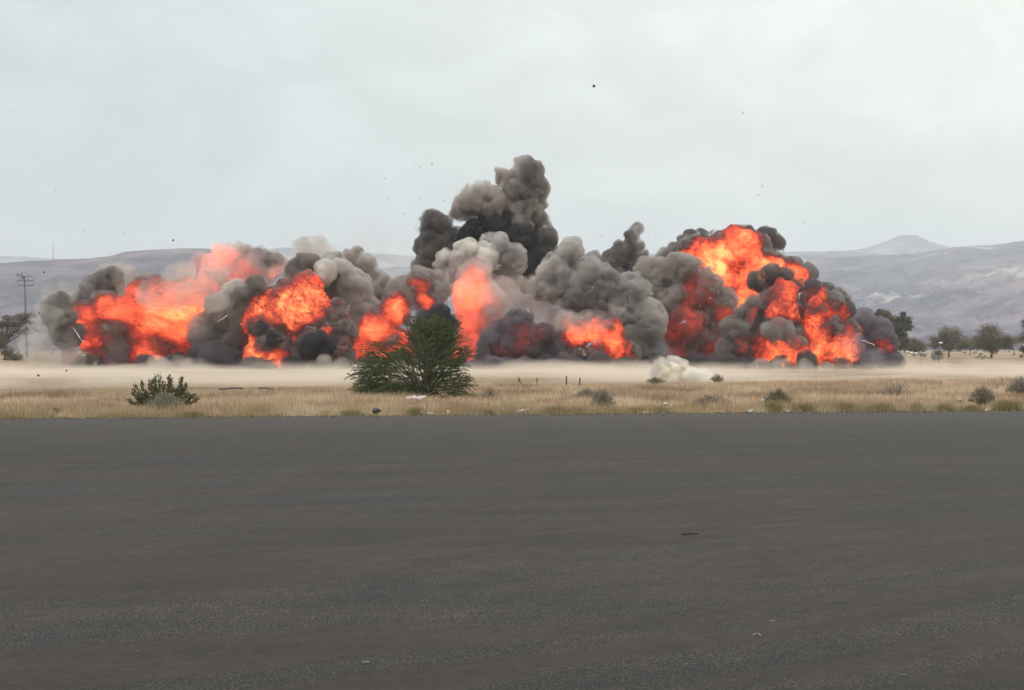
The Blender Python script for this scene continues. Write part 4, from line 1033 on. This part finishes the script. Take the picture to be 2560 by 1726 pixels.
cloud("fireball", "crisp orange fireball with black soot balls, left of the big green bush", "fireball", 715, 146, [
    ("flame", burn_mat("fire_crisp", 146, [(745, 775, 64, 1.08), (785, 735, 60, 1.05), (650, 800, 56, 1.0), (700, 760, 60, .85), (655, 875, 54, 1.1), (695, 905, 44, 1.0), (640, 905, 30, .7), (745, 835, 30, .8), (815, 835, 26, 1.0), (740, 875, 40, .5), (850, 790, 40, .45), (865, 850, 40, .4), (850, 905, 24, .7)],
        [(690, 848, 34, 1.2), (648, 826, 26, .9), (780, 862, 46, 1.0), (800, 885, 40, .8), (745, 905, 34, .5), (600, 768, 30, .6), (700, 715, 30, .5)], scale=.50, amp=3.4, density=4.5, seed=11, step=.05, thread=.85),
        [(720, 780, 72), (770, 775, 58), (660, 790, 55), (700, 860, 66), (660, 880, 50), (760, 865, 60), (715, 730, 34), (770, 720, 40), (860, 830, 40), (850, 780, 34), (850, 890, 34), (610, 775, 26)], {'amp': .8, 'voxel': .18}),
    ("soot", DARK, [(690, 848, 22), (648, 825, 15), (785, 862, 34), (802, 882, 30)], {'dd': -4.3, 'amp': .9, 'voxel': .15}),
    ("smoke_edge", GREYD, [(600, 765, 24), (615, 735, 24), (592, 790, 18), (640, 715, 22), (590, 820, 14)], {'dd': -1, 'amp': .8}),
], G, base=(620, 880, SOOTY))
cloud("smoke_cloud", "grey cauliflower smoke cloud rising over the crisp left fireball", "smoke cloud", 850, 156, [
    ("dark_smoke", GREYD, [(740, 690, 36), (715, 710, 24), (770, 670, 26)], {'dd': -3}),
    ("smoke_puff", GREY, [(830, 690, 52), (790, 680, 34), (880, 730, 55), (900, 790, 55), (850, 790, 50), (920, 850, 50), (870, 860, 46)], {}),
    ("pale_smoke", LIGHT, [(805, 685, 30, -4), (850, 668, 22, -2)], {'amp': .7}),
    ("back_smoke", BROWN, [(910, 665, 28), (885, 650, 24), (940, 720, 40), (960, 790, 50), (990, 740, 30), (960, 860, 50)], {'dd': 5}),
], G)
cloud("smoke_cloud", "thin pale tan smoke drifting up behind the grey cauliflower smoke", "smoke cloud", 780, 172, [
    ("smoke_puff", TAN, [(760, 635, 34), (800, 625, 28), (735, 650, 26), (825, 645, 26), (860, 660, 30)], {}),
    ("thin_smoke", smoke_mat("smoke_faint", (0.93, 0.87, 0.83), 0.05), [(930, 620, 60), (980, 650, 60), (880, 640, 50), (1010, 700, 50)], {'dd': 4}),
], G)
cloud("fireball", "slanted orange fireball seen through the left side of the big bush", "fireball", 970, 150, [
    ("flame", burn_mat("fire_bush", 150, [(985, 780, 44, 1.15), (945, 820, 46, 1.1), (915, 870, 40, .9), (960, 895, 40, .9), (1000, 880, 40, .8), (1065, 752, 26, .95), (1055, 715, 34, .6), (1000, 840, 40, .7)],
        [(1030, 745, 26, .6), (975, 850, 24, .5)], scale=.3, amp=2.4, density=1.8, stretch=(.8, 1, 1.4), rot=(0, -.7, 0), seed=5, step=.06),
        [(985, 780, 40), (955, 815, 42), (920, 855, 44), (935, 890, 44), (980, 865, 50), (1010, 890, 44), (1080, 860, 56), (1040, 735, 44), (1085, 740, 36), (1000, 750, 26), (1050, 705, 28)], {'amp': .8}),
    ("smoke_puff", BROWN, [(1050, 700, 34), (1010, 720, 30), (1090, 720, 34)], {'dd': 2}),
    ("soot", DARK, [(1058, 803, 26), (1095, 797, 26), (1024, 806, 15), (1120, 815, 22)], {'dd': -4, 'amp': 1}),
], G, base=(900, 1130, SOOTY))
cloud("fireball", "upright orange fire column under a pale smoke cap, right of the bush", "fireball", 1180, 156, [
    ("flame", burn_mat("fire_column", 156, gain=.85, hot= [(1175, 735, 54, 1.02), (1190, 700, 44, .95), (1150, 760, 36, 1.0), (1180, 810, 50, .75), (1165, 870, 50, .6), (1225, 770, 50, .7), (1240, 830, 40, .5), (1215, 890, 40, .5)],
        cold=[(1215, 770, 20, .3)], scale=.2, amp=1.8, density=.9, smoke=(.8, .74, .68), soot=(.5, .44, .4), seed=51, step=.08, er=(.30, .5), detail=4),
        [(1180, 735, 56), (1190, 695, 42), (1180, 800, 54), (1165, 860, 48), (1225, 760, 46), (1240, 830, 44), (1215, 885, 42), (1150, 900, 35)], {'amp': .8}),
    ("smoke_cap", LIGHT, [(1120, 660, 36, 3), (1170, 645, 38, 2), (1205, 650, 36, 2), (1140, 690, 40, 4)], {}),
    ("smoke_puff", GREY, [(1240, 620, 36, 5), (1275, 650, 38, 5), (1225, 600, 24, 5), (1260, 690, 36, 5)], {}),
    ("smoke_veil", TAN2, [(1150, 690, 36), (1240, 730, 44), (1200, 670, 30)], {'dd': -6, 'amp': .8}),
], G)
cloud("smoke_plume", "tallest dark grey smoke plume of the row, with a rounded beige head", "smoke plume", 1200, 170, [
    ("smoke_head", BROWN, [(1320, 435, 38), (1290, 470, 44), (1335, 475, 38), (1255, 440, 22), (1200, 500, 42), (1170, 520, 34), (1240, 520, 50), (1330, 520, 40), (1290, 545, 44)], {}),
    ("smoke_lobe", GREYD, [(1090, 570, 44), (1075, 620, 38), (1110, 600, 44), (1065, 660, 28), (1110, 650, 34)], {}),
    ("dark_smoke", DARK, [(1240, 570, 50), (1180, 590, 40), (1300, 600, 48), (1320, 650, 46), (1340, 690, 40), (1140, 640, 40)], {}),
    ("smoke_edge", GREYD, [(1355, 600, 34), (1370, 640, 28), (1340, 560, 26)], {'dd': 1}),
], G)
cloud("smoke_cloud", "dark violet smoke low to the ground with tan smoke above, right of the fire column", "smoke cloud", 1300, 147, [
    ("dark_smoke", burn_mat("fire_violet", 147, gain=.5, hot= [(1310, 830, 60, .38), (1260, 890, 40, .38), (1350, 820, 40, .35)], cold=[(1300, 790, 20, .2)], scale=.3, amp=2.0, density=2.2, smoke=(.30, .265, .285), soot=(.18, .15, .165), seed=15),
        [(1290, 850, 60), (1250, 860, 46), (1340, 860, 56), (1390, 870, 44), (1300, 815, 36), (1230, 890, 34)], {}),
    ("pale_smoke", BROWN2, [(1300, 740, 40, 6), (1350, 760, 44, 6), (1280, 780, 40, 5), (1400, 790, 46, 6), (1340, 720, 28, 8), (1250, 800, 36, 5)], {}),
], G, base=(1160, 1400, VIOLET))
cloud("fireball", "small low fireball with dark soot base under the big grey billow", "fireball", 1480, 145, [
    ("flame", burn_mat("fire_low", 145, [(1440, 835, 46, 1.05), (1490, 835, 40, .95), (1530, 850, 44, .85), (1555, 885, 34, .65), (1490, 890, 40, .7), (1420, 800, 30, .5), (1410, 905, 16, .6)],
        [(1420, 882, 28, .7), (1455, 885, 26, .6), (1500, 880, 20, .4)], scale=.5, amp=3.0, density=2.6, seed=41),
        [(1440, 840, 38), (1480, 830, 38), (1520, 845, 42), (1555, 880, 34), (1500, 885, 40), (1425, 815, 28), (1430, 890, 30)], {'amp': .8}),
    ("smoke_veil", TAN2, [(1420, 800, 30), (1460, 805, 30), (1500, 805, 26)], {'dd': -4, 'amp': .8}),
], G, base=(1400, 1580, SOOTY))
cloud("smoke_cloud", "largest rolling grey smoke billow, sloping down to the right over the low fireball", "smoke cloud", 1520, 151, [
    ("smoke_puff", GREY, [(1430, 640, 38), (1400, 690, 50), (1460, 700, 58), (1500, 720, 55), (1560, 740, 56), (1540, 790, 60), (1600, 800, 56), (1610, 850, 50), (1590, 900, 46), (1370, 720, 34), (1450, 750, 44)], {}),
    ("dark_smoke", GREYD, [(1600, 890, 50), (1570, 865, 42), (1618, 850, 40), (1480, 770, 34), (1440, 755, 30)], {'dd': -2.5}),
], G)
cloud("smoke_plume", "narrow grey smoke plume leaning right with a small flame at its left foot", "smoke plume", 1560, 170, [
    ("smoke_puff", GREYD, [(1596, 574, 12), (1585, 592, 16), (1582, 618, 24), (1560, 645, 36), (1530, 660, 30), (1590, 660, 34), (1540, 700, 40)], {}),
    ("flame", burn_mat("fire_small", 167, [(1482, 637, 22, 1.0)], [(1470, 650, 8, .3)], amp=1, density=2.5), [(1476, 641, 9), (1486, 633, 8), (1491, 645, 9)], {'amp': .7, 'voxel': .15, 'dd': 4}),
], G)
cloud("smoke_cloud", "brownish grey smoke billow with red glow inside, left of the tall fireball", "smoke cloud", 1700, 154, [
    ("smoke_puff", burn_mat("fire_inside", 154, gain=.5, hot= [(1740, 735, 50, .52), (1700, 810, 60, .5), (1680, 880, 46, .5), (1790, 880, 46, .45), (1800, 790, 34, .55), (1660, 840, 30, .5), (1830, 905, 20, .6)], cold=[(1640, 720, 40, .2)], scale=.32, amp=2.0, density=2.4, smoke=(.56, .50, .455), soot=(.26, .21, .20), seed=25),
        [(1640, 690, 50), (1700, 690, 56), (1620, 730, 46), (1750, 720, 54), (1680, 760, 70), (1790, 770, 56), (1740, 830, 70), (1660, 830, 60), (1800, 850, 50), (1700, 890, 50)], {}),
    ("blue_smoke", BLUE, [(1670, 890, 24), (1690, 905, 20), (1655, 868, 18)], {'dd': -9, 'amp': .4}),
], G, base=(1560, 1840, VIOLET))
cloud("fireball", "tallest bright orange fireball with yellow core and black smoke caps, at the right", "fireball", 1860, 160, [
    ("flame", burn_mat("fire_tall", 160, [(1795, 660, 66, 1.3), (1850, 630, 70, 1.1), (1890, 690, 64, 1.2), (1760, 630, 44, .9), (1930, 690, 56, 1.05), (1980, 705, 56, 1.1), (1865, 745, 50, 1.1), (1720, 645, 30, .75), (1790, 670, 24, 1.7)],
        [(1835, 665, 26, .55), (1868, 650, 18, .4), (1935, 615, 34, .7), (1720, 600, 22, .4), (1790, 578, 18, .5)], scale=.42, amp=3.0, density=4, seed=21, step=.05),
        [(1790, 640, 52), (1840, 630, 58), (1880, 640, 54), (1920, 680, 54), (1870, 690, 54), (1960, 690, 44), (1750, 625, 38), (1850, 740, 44), (1995, 700, 30), (1720, 625, 26)], {'voxel': .18, 'amp': .9}),
    ("soot", SOOTY, [(1790, 578, 15), (1825, 584, 14), (1865, 582, 18), (1908, 594, 24), (1932, 618, 24), (1948, 640, 18), (1725, 597, 14), (1755, 592, 10)], {'dd': 2.5, 'amp': .9, 'voxel': .16}),
    ("smoke_edge", GREYD, [(1720, 612, 20), (1690, 632, 20), (1665, 645, 18), (2015, 680, 18), (2012, 705, 16), (1980, 665, 16)], {'dd': 2, 'amp': .9}),
], G)
cloud("fireball", "ragged red and orange fireball under rolling dark smoke at the lower right", "fireball", 1980, 146, [
    ("flame", burn_mat("fire_ragged", 146, [(2035, 740, 30, .9), (2075, 780, 46, .85), (2040, 825, 52, 1.1), (2060, 860, 30, 1.2), (2100, 845, 36, .9), (2105, 885, 52, 1.1), (2040, 895, 44, 1.05), (1955, 880, 58, .95), (1930, 905, 30, .8), (1940, 775, 30, .9), (1985, 785, 34, 1.0), (1960, 735, 50, .68), (1900, 885, 46, .75), (2010, 810, 30, .9), (1960, 830, 40, .4), (1850, 890, 20, .4)],
        [(2080, 820, 26, .8), (2060, 770, 30, .4), (1960, 835, 36, .5), (1990, 860, 26, .3), (2000, 730, 26, .4), (2085, 750, 24, .4)], scale=.5, amp=3.2, density=3.6, seed=43, step=.05, thread=.7, smoke=(.46, .42, .40)),
        [(2040, 770, 46), (2080, 760, 38), (2050, 830, 52), (2095, 830, 44), (2010, 850, 50), (2085, 880, 46), (2120, 885, 34), (1960, 880, 46), (1920, 880, 40), (1945, 790, 56), (1950, 740, 44), (2040, 735, 28), (2100, 775, 26), (1905, 830, 50)], {'voxel': .18, 'amp': .9}),
    ("smoke_roll", burn_mat("fire_roll_left", 144, [(1900, 800, 40, .42), (1850, 880, 34, .45), (1910, 760, 24, .4)], [(1860, 820, 30, .25)], scale=.45, amp=2.2, density=2.8, smoke=(.40, .36, .335), soot=(.2, .17, .165), seed=79), [(1895, 765, 28), (1912, 738, 20), (1872, 800, 34), (1850, 830, 42), (1845, 865, 40), (1852, 895, 34)], {'dd': -1, 'amp': 1}),
    ("smoke_roll", burn_mat("fire_roll", 140, [(1950, 800, 26, .5), (1985, 860, 24, .55), (1940, 850, 20, .4)], [(1965, 825, 20, .2)], scale=.5, amp=2.2, density=2.4, smoke=(.46, .41, .38), soot=(.3, .26, .25), seed=77), [(1965, 832, 28), (1932, 834, 28), (1992, 850, 20), (1950, 808, 18)], {'dd': -6, 'amp': 1}),
    ("soot", SOOTY, [(1962, 698, 24), (1900, 705, 22), (1930, 692, 24), (1985, 715, 20), (2030, 722, 20), (2065, 730, 18), (2095, 752, 16), (2112, 778, 16)], {'dd': 0, 'amp': .9, 'voxel': .16}),
], G, base=(1830, 2120, SOOTY))
cloud("smoke_plume", "dark violet smoke trailing low at the right end of the row", "smoke plume", 2190, 148, [
    ("smoke_puff", burn_mat("fire_trail", 148, [(2150, 850, 24, .5), (2200, 865, 26, .5), (2225, 880, 20, .35)], [(2240, 900, 20, .3)], scale=.5, amp=2.0, density=2.2, smoke=(.33, .29, .32), soot=(.17, .14, .17), seed=61), [(2150, 815, 36), (2190, 840, 38), (2220, 865, 34), (2165, 870, 40), (2235, 885, 24), (2120, 860, 36)], {'amp': .8}),
    ("blue_smoke", BLUE, [(2140, 870, 36), (2180, 895, 30), (2110, 850, 26)], {'dd': -5, 'amp': .5}),
], G, base=(2100, 2240, VIOLET))

BILLOW = smoke_mat("dust_billow_tan", (0.90, 0.82, 0.72), 0.30, scale=.5, lo=.40, hi=.60)
for bl, lab in (([(340, 925, 26), (400, 918, 30), (450, 922, 26), (500, 932, 22)], "under the largest left fireball"), ([(780, 925, 20), (810, 915, 20), (850, 925, 22)], "under the crisp fireball, left of the bush"),
                ([(1420, 928, 14), (1445, 922, 18), (1462, 908, 12), (1485, 922, 18), (1530, 928, 16), (1570, 924, 14)], "below the small low fireball"), ([(1900, 925, 24), (1950, 920, 22), (2010, 926, 22), (2070, 928, 20), (2120, 922, 14)], "below the ragged fireball at the right"), ([(2270, 920, 26), (2340, 918, 28), (2420, 922, 26)], "at the far right, beyond the smoke")):
    r_ = empty("dust_billow", P(bl[0][0], 930, 128)); r_.location.z = 0
    tag(r_, "soft tan dust billow on the ground " + lab, "dust billow", "dust billows under the explosions")
    puff_mesh("dust", bl, 128, BILLOW, r_, seed=int(bl[0][0]), amp=.7)
# ------------------------------------------------------------------ haze over the whole plain
m, N, L, o = new_mat("haze_air")
pv = N.new("ShaderNodeVolumePrincipled"); pv.inputs["Color"].default_value = (0.872, 0.92, 0.958, 1)
pv.inputs["Density"].default_value = 1.8e-4
L.new(pv.outputs[0], o.inputs["Volume"])
bm = bmesh.new(); add_box(bm, Vector((0, 3350, 279)), (9600, 7300, 560))
tag(bm_obj("haze", bm, m), kind="stuff")
